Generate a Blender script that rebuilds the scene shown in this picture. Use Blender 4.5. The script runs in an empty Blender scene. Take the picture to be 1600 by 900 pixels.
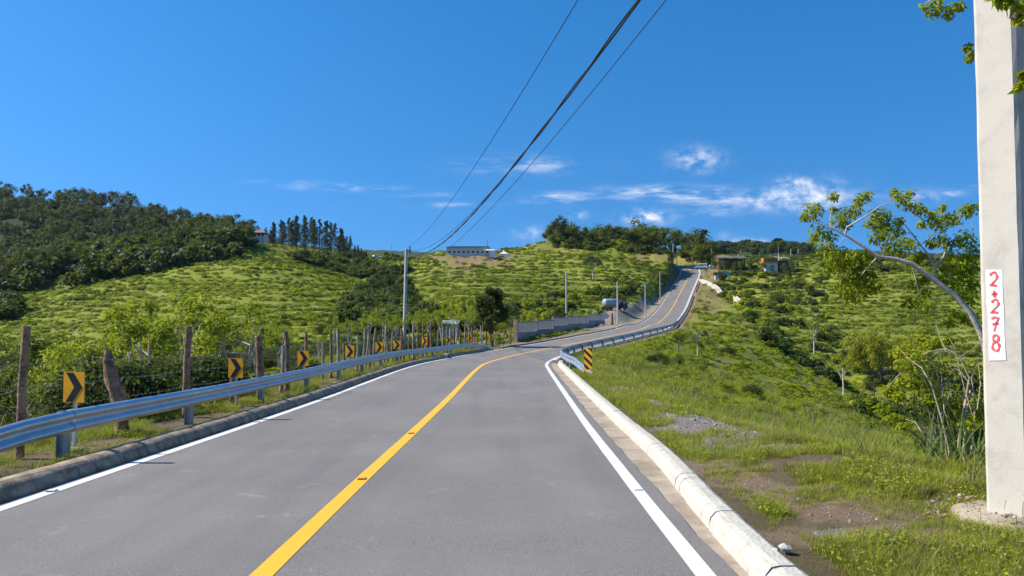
import bpy, math, random
import numpy as np
from mathutils import Vector, Matrix
random.seed(7); RNG = np.random.default_rng(7)
S = bpy.context.scene
# ------------------------------------------------------------------ camera
F = 1150.0; PITCH = math.atan(50.0 / F); EYE = Vector((0, 0, 1.7))
cam_d = bpy.data.cameras.new('camera'); cam_d.sensor_width = 36; cam_d.lens = 36 * F / 1600
cam_d.clip_start = .05; cam_d.clip_end = 12000
cam = bpy.data.objects.new('camera', cam_d); S.collection.objects.link(cam)
cam.location = EYE; cam.rotation_euler = (math.pi / 2 + PITCH, 0, 0); S.camera = cam
S.view_settings.view_transform = 'Standard'; S.view_settings.look = 'None'
S.view_settings.exposure = 0.52; S.view_settings.gamma = 1
S.cycles.max_bounces = 6; S.cycles.diffuse_bounces = 3; S.cycles.transmission_bounces = 4
S.cycles.transparent_max_bounces = 6; S.cycles.volume_bounces = 0
# ------------------------------------------------------------------ sun
SUNTRAVEL = Vector((1.0, -0.03, -0.90)).normalized(); TOSUN = -SUNTRAVEL
sd = bpy.data.lights.new('sun', 'SUN'); sd.energy = 5.0; sd.angle = math.radians(.55); sd.color = (1, .955, .87)
sun = bpy.data.objects.new('sun', sd); S.collection.objects.link(sun)
sun.rotation_euler = SUNTRAVEL.to_track_quat('-Z', 'Y').to_euler()
# ------------------------------------------------------------------ sky
class NT:
    """tiny helper to write node trees"""
    def __init__(s, tree): s.t = tree; tree.nodes.clear()
    def n(s, typ, **kw):
        nd = s.t.nodes.new(typ)
        for k, v in kw.items():
            if k[0] == '_': setattr(nd, k[1:], v)
        for k, v in kw.items():
            if k[0] != '_':
                i = nd.inputs[int(k[1:])] if k[0] == 'i' and k[1:].isdigit() else nd.inputs[k.replace('__', ' ')]
                if isinstance(v, bpy.types.NodeSocket): s.t.links.new(v, i)
                else: i.default_value = v
        return nd
    def m(s, op, a, b=0.0, c=0.0, clamp=False):
        nd = s.t.nodes.new('ShaderNodeMath'); nd.operation = op; nd.use_clamp = clamp
        for i, v in enumerate((a, b, c)):
            if isinstance(v, bpy.types.NodeSocket): s.t.links.new(v, nd.inputs[i])
            else: nd.inputs[i].default_value = v
        return nd.outputs[0]
    def mix(s, f, a, b, typ='MIX'):
        nd = s.t.nodes.new('ShaderNodeMix'); nd.data_type = 'RGBA'; nd.blend_type = typ
        for i, v in ((0, f), (6, a), (7, b)):
            if isinstance(v, bpy.types.NodeSocket): s.t.links.new(v, nd.inputs[i])
            else: nd.inputs[i].default_value = v if i == 0 else (tuple(v) + (1,) if len(v) == 3 else v)
        return nd.outputs[2]
    def ramp(s, f, a, b, c0=0.0, c1=1.0):
        nd = s.t.nodes.new('ShaderNodeMapRange'); nd.interpolation_type = 'SMOOTHSTEP'
        s.t.links.new(f, nd.inputs[0]); nd.inputs[1].default_value = a; nd.inputs[2].default_value = b
        nd.inputs[3].default_value = c0; nd.inputs[4].default_value = c1
        return nd.outputs[0]
W = bpy.data.worlds.new('World'); S.world = W; W.use_nodes = True
g = NT(W.node_tree)
sky = g.n('ShaderNodeTexSky', _sky_type='NISHITA', _sun_disc=False)
sky.sun_elevation = math.asin(TOSUN.z); sky.sun_rotation = math.atan2(TOSUN.x, TOSUN.y) % (2 * math.pi)
sky.air_density = 1.0; sky.dust_density = .25; sky.ozone_density = 2.2; sky.altitude = 300
tc = g.n('ShaderNodeTexCoord')
sep = g.n('ShaderNodeSeparateXYZ', Vector=tc.outputs['Generated'])
upz = g.n('ShaderNodeCombineXYZ', X=sep.outputs[0], Y=sep.outputs[1], Z=g.m('ADD', g.m('MULTIPLY', sep.outputs[2], .75), .27))   # clear thin mountain air: little whitening towards the horizon
nrm = g.n('ShaderNodeVectorMath', _operation='NORMALIZE', i0=upz.outputs[0]); g.t.links.new(nrm.outputs[0], sky.inputs[0])
hs = g.n('ShaderNodeHueSaturation', Color=sky.outputs[0], Saturation=1.40, Value=1.11)
ax = g.m('DIVIDE', sep.outputs[0], g.m('MAXIMUM', sep.outputs[1], .02))      # tan azimuth / elevation on the forward side
el = g.m('DIVIDE', sep.outputs[2], g.m('MAXIMUM', sep.outputs[1], .02))
uv = g.n('ShaderNodeCombineXYZ', X=g.m('MULTIPLY', ax, 9.0), Y=g.m('MULTIPLY', el, 42.0))
nz = g.n('ShaderNodeTexNoise', Vector=uv.outputs[0], Scale=1.6, Detail=8.0, Roughness=.62)
uv2 = g.n('ShaderNodeCombineXYZ', X=g.m('MULTIPLY', ax, 22.0), Y=g.m('MULTIPLY', el, 30.0), Z=3.0)
nz2 = g.n('ShaderNodeTexNoise', Vector=uv2.outputs[0], Scale=1.7, Detail=8.0, Roughness=.65)
cl = None
# (px, py, half width, half height, strength, puffy) of each cloud in the picture, turned into directions
CL = [(1090, 248, 36, 17, .8, 1), (1150, 306, 120, 11, 1.0, 0), (1030, 299, 100, 9, .8, 0), (1225, 314, 95, 14, .75, 1), (1275, 300, 60, 22, .55, 1),
      (870, 309, 45, 8, .8, 0), (820, 256, 85, 12, .6, 0), (1245, 285, 24, 9, .75, 1), (545, 292, 70, 5, .8, 0), (440, 283, 40, 4, .5, 0),
      (902, 333, 15, 8, .5, 1), (832, 366, 26, 11, .5, 1), (1010, 339, 32, 10, 1.6, 1), (1110, 331, 50, 6, .5, 0), (695, 319, 60, 4, .5, 0),
      (1435, 306, 40, 11, .45, 1), (1490, 300, 20, 6, .6, 0), (1172, 381, 30, 6, 1.8, 1), (1140, 367, 16, 8, .3, 1), (1365, 300, 30, 6, .3, 0), (670, 303, 50, 4, .3, 0), (1540, 290, 40, 5, .5, 0)]
for px, py, hw, hh, st, puff in CL:
    cx = (px - 800) / F; cz = (500 - py) / F
    dx = g.m('DIVIDE', g.m('SUBTRACT', ax, cx), hw / F); dz = g.m('DIVIDE', g.m('SUBTRACT', el, cz), hh / F)
    r2 = g.m('ADD', g.m('MULTIPLY', dx, dx), g.m('MULTIPLY', dz, dz))
    e = g.m('MULTIPLY', g.m('POWER', 2.718, g.m('MULTIPLY', r2, -1.1)), st)
    src = nz2.outputs[0] if puff else nz.outputs[0]
    v = g.m('MULTIPLY', e, g.ramp(src, .36 if puff else .40, .72 if puff else .74))
    cl = v if cl is None else g.m('ADD', cl, v)
cl = g.m('MULTIPLY', cl, g.m('GREATER_THAN', sep.outputs[1], .05), clamp=True)
cloudy = g.mix(cl, hs.outputs[0], (6.2, 6.4, 6.8))
bg = g.n('ShaderNodeBackground', Color=cloudy, Strength=.125)
out = g.n('ShaderNodeOutputWorld', Surface=bg.outputs[0])
# ------------------------------------------------------------------ picture -> place (used only to read off where things stand)
CP, SP = math.cos(PITCH), math.sin(PITCH)
def ray(px, py):
    a = (px - 800) / F; b = -(py - 450) / F
    return np.array([a, CP - b * SP, SP + b * CP])
def P(px, py, Y):
    r = ray(px, py); return Vector(r / r[1] * Y) + EYE
def smooth(t):
    t = np.clip(t, 0, 1); return t * t * (3 - 2 * t)
# ------------------------------------------------------------------ value noise
class Noise:
    def __init__(s, seed): s.g = np.random.default_rng(seed).random((256, 256))
    def __call__(s, x, y):
        xi = np.floor(x).astype(int); yi = np.floor(y).astype(int); fx = x - xi; fy = y - yi
        fx = fx * fx * (3 - 2 * fx); fy = fy * fy * (3 - 2 * fy); G = s.g
        a = G[xi & 255, yi & 255]; b = G[(xi + 1) & 255, yi & 255]; c = G[xi & 255, (yi + 1) & 255]; d = G[(xi + 1) & 255, (yi + 1) & 255]
        return (a * (1 - fx) + b * fx) * (1 - fy) + (c * (1 - fx) + d * fx) * fy
N1, N2, N3 = Noise(1), Noise(2), Noise(3)
def fbm(x, y, o=4, n=N1):
    r = 0; a = .5
    for i in range(o): r = r + a * n(x + 17.3 * i, y - 9.1 * i); x = x * 2.03; y = y * 2.03; a *= .5
    return r
# ------------------------------------------------------------------ the road's centre line, every 6 m
RD = [(-1.8, -22, .30), (-1.8, -16, .22), (-1.8, -10, .14), (-1.8, -4, .04), (-1.8, 2.0, -.07), (-1.8, 8.0, -0.19), (-1.76, 14.0, -0.31), (-1.69, 20.0, -0.39), (-1.64, 26.0, -0.43), (-1.58, 32.0, -0.48), (-1.42, 37.99, -0.57), (-0.85, 43.96, -0.66), (0.23, 49.86, -0.67), (1.85, 55.64, -0.62), (3.84, 61.3, -0.51), (6.06, 66.87, -0.35), (8.37, 72.41, -0.15), (10.64, 77.97, 0.06), (12.79, 83.57, 0.22), (14.77, 89.23, 0.37), (16.55, 94.96, 0.51), (18.13, 100.75, 0.64), (19.57, 106.57, 0.77), (20.93, 112.42, 0.86), (22.26, 118.27, 0.89), (23.62, 124.11, 0.89), (25.01, 129.95, 0.88), (26.43, 135.78, 0.9), (27.9, 141.6, 0.98), (29.41, 147.4, 1.18), (30.97, 153.19, 1.49), (32.6, 158.97, 1.89), (34.27, 164.73, 2.37), (35.96, 170.49, 2.94), (37.66, 176.24, 3.58), (39.37, 182.0, 4.31), (41.06, 187.75, 5.12), (42.76, 193.51, 6.01), (44.46, 199.26, 6.95), (46.19, 205.0, 7.94), (47.94, 210.75, 8.95), (49.69, 216.48, 9.99), (51.45, 222.22, 11.04), (53.22, 227.95, 12.1), (55.0, 233.68, 13.16), (56.79, 239.41, 14.23), (58.57, 245.14, 15.3), (60.33, 250.87, 16.37), (62.03, 256.63, 17.45), (63.61, 262.42, 18.52), (64.97, 268.26, 19.6), (66.0, 274.17, 20.65), (66.54, 280.14, 21.69), (66.43, 286.14, 22.69), (65.0, 291.9, 23.4), (62.0, 297.1, 23.8), (57.8, 301.4, 24.0), (52.6, 304.4, 24.1), (46.8, 306, 24.1), (40.8, 306.6, 24.1)]
RD = np.array(RD, float)
def catmull(T, t):
    i = np.clip(np.floor(t).astype(int), 1, len(T) - 3); f = (t - i)[..., None]
    a, b, c, d = T[i - 1], T[i], T[i + 1], T[i + 2]
    return .5 * (2 * b + (c - a) * f + (2 * a - 5 * b + 4 * c - d) * f ** 2 + (3 * b - a - 3 * c + d) * f ** 3)
S0 = -22.0; SMAX = S0 + 6 * (len(RD) - 3)
def road(s):
    """centre point and sideways unit (towards the right) at station s"""
    s = np.asarray(s, float); t = (s - S0) / 6.0
    p = catmull(RD, t); d = catmull(RD, t + .05) - catmull(RD, t - .05)
    n = np.stack([d[..., 1], -d[..., 0]], -1); n /= np.linalg.norm(n, axis=-1, keepdims=True)
    return p, n
def off(s, o, dz=0.0):
    p, n = road(s); q = np.array(p); q[..., :2] += n * np.asarray(o)[..., None]; q[..., 2] += dz
    return q
SS = np.arange(-16, SMAX, 1.0); RC, RN = road(SS)
def road_near(x, y):
    """station, signed offset, road height for many points"""
    x = np.asarray(x, float).ravel(); y = np.asarray(y, float).ravel()
    s = np.zeros(len(x)); o = np.full(len(x), 999.); z = np.zeros(len(x))
    sel = np.nonzero((np.hypot(x, y) < 345) & (y > -40))[0]
    for k in range(0, len(sel), 20000):
        ii = sel[k:k + 20000]
        dx = x[ii, None] - RC[:, 0]; dy = y[ii, None] - RC[:, 1]; j = np.argmin(dx * dx + dy * dy, 1); r = np.arange(len(ii))
        al = -dx[r, j] * RN[j, 1] + dy[r, j] * RN[j, 0]      # along
        s[ii] = SS[j] + np.clip(al, -.6, .6)
        oo = dx[r, j] * RN[j, 0] + dy[r, j] * RN[j, 1]
        dist = np.hypot(dx[r, j], dy[r, j]); o[ii] = np.where(dist > np.abs(oo) + 1.5, np.sign(oo) * dist, oo)
        z[ii] = np.interp(s[ii], SS, RC[:, 2])
    return s, o, z
# ------------------------------------------------------------------ the ground: heights read at control points, thin-plate spline over (azimuth, log distance)
CT = []
def cp(px, *pts):
    for py, Y in pts: q = P(px, py, Y); CT.append((q.x, q.y, q.z))
cp(-400, (600, 50), (560, 90), (520, 130), (470, 200), (440, 300), (300, 520))
cp(-150, (640, 40), (600, 65), (550, 100), (500, 150), (455, 220), (430, 300), (330, 480), (285, 620))
cp(0, (645, 38), (605, 65), (555, 105), (505, 145), (470, 185), (436, 215), (445, 270), (400, 360), (350, 440), (306, 560), (315, 700))
cp(100, (650, 34), (600, 62), (550, 95), (500, 140), (455, 190), (417, 228), (425, 280), (385, 370), (322, 540), (335, 700))
cp(200, (645, 36), (590, 62), (550, 90), (500, 130), (440, 190), (401, 238), (412, 290), (370, 400), (338, 500), (350, 650))
cp(300, (620, 36), (580, 60), (545, 85), (500, 120), (450, 170), (410, 215), (388, 246), (398, 300), (360, 460), (370, 600))
cp(380, (580, 48), (550, 70), (510, 105), (460, 155), (415, 208), (383, 252), (394, 300), (374, 420), (385, 560))
cp(450, (575, 50), (550, 75), (505, 115), (460, 160), (420, 205), (391, 255), (396, 310), (385, 390), (395, 500))
cp(510, (567, 55), (545, 80), (510, 120), (470, 165), (435, 210), (408, 262), (402, 320), (393, 380), (402, 480))
cp(560, (562, 60), (540, 85), (515, 115), (480, 160), (450, 210), (432, 262), (415, 330), (402, 385), (410, 500))
cp(610, (558, 65), (535, 90), (505, 130), (475, 175), (448, 225), (428, 280), (412, 340), (404, 400), (415, 520))
cp(655, (510, 115), (480, 155), (450, 195), (422, 235), (402, 280), (412, 360))
cp(700, (545, 75), (515, 100), (490, 132), (460, 168), (430, 208), (399, 250), (402, 290), (415, 400))
cp(750, (540, 80), (510, 105), (485, 138), (450, 180), (420, 222), (398, 258), (400, 290), (413, 400))
cp(820, (510, 110), (490, 135), (460, 170), (430, 210), (405, 248), (391, 275), (398, 330))
cp(880, (505, 125), (483, 155), (450, 192), (420, 222), (395, 252), (379, 284), (384, 340), (395, 450))
cp(950, (496, 140), (478, 165), (450, 196), (420, 226), (398, 252), (384, 285), (388, 350))
cp(1010, (476, 176), (452, 200), (425, 228), (403, 252), (392, 285), (395, 350))
cp(1038, (440, 228), (402, 254), (404, 280))
cp(990, (500, 128), (487, 152), (472, 176)); cp(970, (509, 110), (499, 135), (488, 160), (476, 178)); cp(945, (509, 118), (498, 140), (487, 158)); cp(1012, (487, 165), (468, 186)); cp(1030, (462, 200), (447, 216))
cp(1095, (412, 282), (402, 330), (402, 420)); cp(1125, (424, 262), (408, 300), (402, 380))
cp(1130, (452, 222), (470, 200), (486, 185)); cp(1170, (436, 240), (420, 268), (408, 298), (402, 360), (392, 600), (388, 760))
cp(1180, (505, 155), (485, 178), (460, 210)); cp(1220, (520, 140), (490, 170), (455, 212), (425, 256), (410, 300), (404, 380), (388, 760))
cp(1300, (600, 108), (560, 128), (520, 150), (480, 182), (445, 218), (416, 256), (404, 330), (396, 600))
cp(1400, (645, 92), (600, 108), (560, 128), (520, 150), (480, 182), (445, 218), (418, 256), (406, 330), (405, 600))
cp(1540, (650, 84), (600, 104), (560, 126), (520, 150), (475, 185), (440, 220), (420, 256), (410, 330))
cp(1800, (650, 84), (600, 104), (540, 130), (480, 180), (430, 240), (420, 330)); cp(2200, (640, 84), (560, 130), (480, 190), (440, 260))
cp(1000, (556, 52)); cp(1050, (545, 68), (600, 38)); cp(1100, (530, 92), (560, 66), (590, 48), (640, 32)); cp(1150, (521, 112), (555, 84), (610, 50))
cp(1200, (542, 104), (575, 78), (620, 50), (660, 32)); cp(1255, (578, 94), (610, 66), (645, 46)); cp(1320, (625, 80), (648, 58), (680, 30)); cp(1450, (690, 60), (700, 30)); cp(1700, (690, 60), (720, 28))
for x, y, z in [(-8.6, 6, -.5), (-8.8, 14, -.55), (-8.8, 24, -.8), (-8.8, 34, -1.1), (-13, 4, -3), (-13, 12, -3.6), (-14, 22, -4), (-14, 33, -3.6), (-22, 10, -5), (-22, 24, -5.5),
                (5.2, 5, -.10), (5.6, 8, -.15), (4.7, 12, -.35), (4.2, 18, -.6), (4.3, 24, -.8), (5.4, 32, -1.2), (7.5, 42, -1.9), (9, 7, -.6), (7.4, 12, -1.8), (6.6, 18, -2.2), (7.4, 24, -2.7), (9.5, 12, -2.9), (12, 16, -4.2), (10, 20, -3.8), (14, 8, -3), (20, 14, -7), (26, 30, -9), (-6.3, 3, 0), (5, 2, 0), (-7, -2, .1), (7, -2, 0),
                (-12, -10, 0), (12, -10, 0), (0, -10, 0), (0, -40, 0), (-40, -30, 0), (40, -30, 0), (300, -100, 0), (-300, -100, 0), (0, -400, 0), (800, -200, 0), (-800, -200, 0)]: CT.append((x, y, z))
CT = np.array(CT)
_r = np.hypot(CT[:, 0], CT[:, 1]); _u = np.arctan2(CT[:, 0], CT[:, 1]); _v = np.log(_r); _w = CT[:, 2] / _r
def _phi(d2): return .5 * d2 * np.log(d2 + 1e-12)
_A = _phi((_u[:, None] - _u) ** 2 + (_v[:, None] - _v) ** 2) + np.eye(len(CT)) * 2e-4
_Q = np.stack([np.ones(len(CT)), _u, _v], 1)
_M = np.block([[_A, _Q], [_Q.T, np.zeros((3, 3))]]); _c = np.linalg.solve(_M, np.r_[_w, 0, 0, 0])
GU = np.linspace(-math.pi, math.pi, 520); GV = np.linspace(math.log(1.2), math.log(5000), 420)
_gu, _gv = np.meshgrid(GU, GV, indexing='ij'); _G = np.zeros(_gu.size); _a = _gu.ravel(); _b = _gv.ravel()
for k in range(0, len(_a), 20000):
    d2 = (_a[k:k + 20000, None] - _u) ** 2 + (_b[k:k + 20000, None] - _v) ** 2
    _G[k:k + 20000] = _phi(d2) @ _c[:-3] + _c[-3] + _c[-2] * _a[k:k + 20000] + _c[-1] * _b[k:k + 20000]
GG = _G.reshape(_gu.shape)
GG = GG * (1 - smooth((np.abs(_gu) - 1.15) / .8)) * (1 - smooth((_gv - math.log(900)) / 1.0)) + 0.0
def natural(x, y):
    r = np.maximum(np.hypot(x, y), 1.25); u = (np.arctan2(x, y) + math.pi) / (2 * math.pi) * (len(GU) - 1); v = (np.log(r) - GV[0]) / (GV[-1] - GV[0]) * (len(GV) - 1)
    i = np.clip(u.astype(int), 0, len(GU) - 2); j = np.clip(v.astype(int), 0, len(GV) - 2); a = u - i; b = np.clip(v - j, 0, 1)
    w = (GG[i, j] * (1 - a) + GG[i + 1, j] * a) * (1 - b) + (GG[i, j + 1] * (1 - a) + GG[i + 1, j + 1] * a) * b
    return w * r
def gz(x, y, full=False):
    x = np.asarray(x, float); y = np.asarray(y, float); shp = x.shape; x = x.ravel(); y = y.ravel()
    r = np.hypot(x, y); z = natural(x, y)
    rough = smooth((r - 12) / 60)
    z = z + rough * ((fbm(x / 14, y / 14, 4) - .47) * np.clip(r / 60, .3, 4.2) + (fbm(x / 3.1, y / 3.1, 3, N2) - .44) * .8)
    z = z + (fbm(x / .7, y / .7, 3, N3) - .44) * .10 * (1 - rough)
    s, o, zr = road_near(x, y)
    ao = np.abs(o); left = o < 0
    inner = np.where(left, np.interp(s, [0, 45, 60, 95, 105, 190, 205, 300], [5.6, 5.6, 5.6, 6, 5, 5, 5, 4.6]), np.interp(s, [0, 30, 60, 200, 260, 300], [3.9, 4.3, 5.0, 5.2, 7, 9]))
    wid = np.where(left, np.interp(s, [0, 60, 100, 190, 215, 235, 290, 310], [2.6, 3.5, 4, 4, 4, 1.6, 1.6, 6]), np.interp(s, [0, 40, 100, 300], [2.5, 4, 5, 7]))
    shoulder = zr + np.where(left, .03, .08) + (fbm(x / .8, y / .8, 3, N3) - .44) * .07
    t = smooth((ao - inner) / wid); nz_ = shoulder * (1 - t) + z * t
    core = smooth((ao - 3.15) / .35); nz_ = nz_ * core + (zr - .22) * (1 - core)
    lim = 4.0 - .25 * (1 - smooth((s - 5.0) / 6.5)); gut = (~left) & (ao < lim) & (ao > 3.3); nz_ = np.where(gut, np.minimum(nz_, zr - .12 * (1 - smooth((ao - lim + .3) / .3))), nz_)
    gl = left & (ao < 3.8) & (ao > 3.3); nz_ = np.where(gl, np.minimum(nz_, zr - .06), nz_)
    z = np.where(ao < 60, nz_, z)
    if full: return z.reshape(shp), s.reshape(shp), o.reshape(shp)
    return z.reshape(shp)
def terrace(x, y, z): tn = z / 1.30 + fbm(x / 16, y / 16, 3) * 3.0 + fbm(x / 3.5, y / 3.5, 2, N2) * .32; return tn - np.floor(tn)
def gz1(x, y): return float(gz(np.array([x]), np.array([y]))[0])
def GP(px, Y, dz=0.0):
    """ground point seen in column px at distance Y"""
    x = (px - 800) / F * Y
    for _ in range(3):
        z = gz1(x, Y); d = Y * CP + (z - 1.7) * SP; x = (px - 800) / F * d
    return Vector((x, Y, gz1(x, Y) + dz))
# ------------------------------------------------------------------ mesh helpers
def link(o, parent=None):
    S.collection.objects.link(o)
    if parent is not None: o.parent = parent
    return o
def tag(o, label=None, cat=None, group=None, kind=None):
    if label: o['label'] = label
    if cat: o['category'] = cat
    if group: o['group'] = group
    if kind: o['kind'] = kind
    return o
def empty(name, loc, label=None, cat=None, group=None, rz=0, kind=None):
    o = bpy.data.objects.new(name, None); o.location = loc; o.rotation_euler = (0, 0, rz); o.empty_display_size = .2
    link(o); return tag(o, label, cat, group, kind)
def mesh_np(name, V, Fc, mats=(), smooth_=False, mi=None):
    """Fc: (n,3) or (n,4) int array"""
    V = np.asarray(V, np.float32); Fc = np.asarray(Fc, np.int32); me = bpy.data.meshes.new(name)
    me.vertices.add(len(V)); me.vertices.foreach_set('co', V.ravel()); k = Fc.shape[1]
    me.loops.add(Fc.size); me.loops.foreach_set('vertex_index', Fc.ravel())
    me.polygons.add(len(Fc)); me.polygons.foreach_set('loop_start', np.arange(0, Fc.size, k, dtype=np.int32)); me.polygons.foreach_set('loop_total', np.full(len(Fc), k, np.int32))
    me.polygons.foreach_set('use_smooth', np.full(len(Fc), bool(smooth_)))
    for m in mats: me.materials.append(m)
    if mi is not None: me.polygons.foreach_set('material_index', np.asarray(mi, np.int32))
    me.update(calc_edges=True); me.validate(); return me
def obj_me(name, me, parent=None, loc=None):
    o = bpy.data.objects.new(name, me)
    if loc is not None: o.location = loc
    return link(o, parent)
class MB:
    """collects shapes, then links them as ONE mesh object"""
    def __init__(s): s.v = []; s.f = []; s.mi = []; s.sm = []
    def add(s, v, f, mi=0, sm=False):
        b = len(s.v); s.v += [tuple(p) for p in v]; s.f += [tuple(i + b for i in q) for q in f]; s.mi += [mi] * len(f); s.sm += [sm] * len(f); return s
    def box(s, c, d, rz=0, mi=0, M=None, taper=1.0):
        x, y, z = d[0] / 2, d[1] / 2, d[2] / 2; pts = []
        for k, (sx, sy, sz) in enumerate([(-1, -1, -1), (1, -1, -1), (1, 1, -1), (-1, 1, -1), (-1, -1, 1), (1, -1, 1), (1, 1, 1), (-1, 1, 1)]):
            t = taper if sz > 0 else 1; p = Vector((sx * x * t, sy * y * t, sz * z))
            if M is not None: p = M @ p
            elif rz: p = Matrix.Rotation(rz, 3, 'Z') @ p
            pts.append(p + Vector(c))
        return s.add(pts, [(3, 2, 1, 0), (4, 5, 6, 7), (0, 1, 5, 4), (1, 2, 6, 5), (2, 3, 7, 6), (3, 0, 4, 7)], mi)
    def tube(s, pts, rad, n=8, mi=0, caps=True, sm=True, jit=0.0):
        pts = [Vector(p) for p in pts]; m = len(pts); rad = [rad] * m if not hasattr(rad, '__len__') else rad; V = []; Fc = []
        up = Vector((.31, .17, .93)).normalized()
        for i, p in enumerate(pts):
            d = (pts[min(i + 1, m - 1)] - pts[max(i - 1, 0)]).normalized(); a = d.cross(up)
            if a.length < .05: a = d.cross(Vector((1, 0, 0)))
            a.normalize(); b = d.cross(a)
            for k in range(n):
                t = 2 * math.pi * k / n; r = rad[i] * (1 + (random.uniform(-jit, jit) if jit else 0)); V.append(p + a * math.cos(t) * r + b * math.sin(t) * r)
        for i in range(m - 1):
            for k in range(n): Fc.append((i * n + k, i * n + (k + 1) % n, (i + 1) * n + (k + 1) % n, (i + 1) * n + k))
        s.add(V, Fc, mi, sm)
        if caps: s.add(V[:n], [tuple(range(n - 1, -1, -1))], mi); s.add(V[-n:], [tuple(range(n))], mi)
        return s
    def lathe(s, c, prof, n=16, mi=0, sm=True):
        V = []; Fc = []; c = Vector(c)
        for r, z in prof:
            for k in range(n): t = 2 * math.pi * k / n; V.append(c + Vector((r * math.cos(t), r * math.sin(t), z)))
        for i in range(len(prof) - 1):
            for k in range(n): Fc.append((i * n + k, i * n + (k + 1) % n, (i + 1) * n + (k + 1) % n, (i + 1) * n + k))
        s.add(V, Fc, mi, sm); s.add(V[:n], [tuple(range(n - 1, -1, -1))], mi); s.add(V[-n:], [tuple(range(n))], mi); return s
    def prism(s, poly, y0, y1, M=None, mi=0):
        """polygon in local x,z extruded along y"""
        n = len(poly); V = [Vector((x, y0, z)) for x, z in poly] + [Vector((x, y1, z)) for x, z in poly]
        if M is not None: V = [M @ v for v in V]
        return s.add(V, [tuple(range(n)), tuple(range(2 * n - 1, n - 1, -1))] + [(i, i + n, (i + 1) % n + n, (i + 1) % n) for i in range(n)], mi)
    def build(s, name, mats, parent=None, loc=None):
        me = bpy.data.meshes.new(name); me.from_pydata([tuple(v) for v in s.v], [], s.f)
        for m in (mats if isinstance(mats, (list, tuple)) else [mats]): me.materials.append(m)
        me.polygons.foreach_set('material_index', s.mi); me.polygons.foreach_set('use_smooth', s.sm); me.update()
        return obj_me(name, me, parent, loc)
def sweep_np(prof, ss, closed=False, zfun=None):
    """carry a cross-section (offset, dz) along the road at stations ss"""
    p, n = road(ss); m = len(prof); V = np.zeros((len(ss), m, 3))
    for k, (o, dz) in enumerate(prof):
        V[:, k, :2] = p[:, :2] + n * o; V[:, k, 2] = p[:, 2] + dz
    if zfun is not None: V[:, :, 2] += zfun(ss)[:, None]
    Fc = []; mm = m if closed else m - 1
    for i in range(len(ss) - 1):
        for k in range(mm): Fc.append((i * m + k, (i + 1) * m + k, (i + 1) * m + (k + 1) % m, i * m + (k + 1) % m))
    return V.reshape(-1, 3), Fc
# ------------------------------------------------------------------ materials
MAT = {}
def base(name):
    m = bpy.data.materials.new(name); m.use_nodes = True; g = NT(m.node_tree); return m, g
def solid(name, col, rough=.7, var=.15, scale=6.0, metal=0.0, bump=0.0, bscale=40.0, col2=None, spec=.4, lo=.35, hi=.65, detail=6.0):
    m, g = base(name); tcn = g.n('ShaderNodeTexCoord'); v = tcn.outputs['Object']
    nn = g.n('ShaderNodeTexNoise', Vector=v, Scale=scale, Detail=detail, Roughness=.65)
    c2 = col2 or tuple(c * (1 - var) for c in col); c1 = tuple(min(1, c * (1 + var * .6)) for c in col) if not col2 else col
    c = g.mix(g.ramp(nn.outputs[0], lo, hi), c1, c2)
    b = g.n('ShaderNodeBsdfPrincipled', Base__Color=c, Roughness=rough, Metallic=metal); b.inputs['Specular IOR Level'].default_value = spec
    if bump:
        n2 = g.n('ShaderNodeTexNoise', Vector=v, Scale=bscale, Detail=4.0)
        bp = g.n('ShaderNodeBump', Height=n2.outputs[0], Strength=bump, Distance=.02); g.t.links.new(bp.outputs[0], b.inputs['Normal'])
    g.n('ShaderNodeOutputMaterial', Surface=b.outputs[0]); MAT[name] = m; return m
def leafmat(name, c1, c2, trans=.35, rough=.55, scale=.6, c3=None):
    """c1..c2 mixed over the plant and per leaf clump, some light let through"""
    m, g = base(name); oi = g.n('ShaderNodeObjectInfo'); geo = g.n('ShaderNodeNewGeometry')
    nn = g.n('ShaderNodeTexNoise', Vector=geo.outputs['Position'], Scale=scale, Detail=3.0)
    f = g.m('ADD', g.m('MULTIPLY', g.m('SUBTRACT', nn.outputs[0], .5), 1.6), g.m('MULTIPLY', oi.outputs['Random'], .6)); f = g.m('ADD', f, .2, clamp=True)
    ri = g.m('ADD', g.m('MULTIPLY', geo.outputs['Random Per Island'], .5), g.m('MULTIPLY', f, .6), clamp=True)
    c = g.mix(ri, c1, c2)
    if c3: c = g.mix(g.ramp(geo.outputs['Random Per Island'], .93, .95), c, c3)
    d = g.n('ShaderNodeBsdfPrincipled', Base__Color=c, Roughness=rough); d.inputs['Specular IOR Level'].default_value = .12
    t = g.n('ShaderNodeBsdfTranslucent', Color=g.mix(.5, c, (.35, .42, .02)))
    mx = g.n('ShaderNodeMixShader', i0=trans, i1=d.outputs[0], i2=t.outputs[0])
    g.n('ShaderNodeOutputMaterial', Surface=mx.outputs[0]); MAT[name] = m; return m
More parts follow.
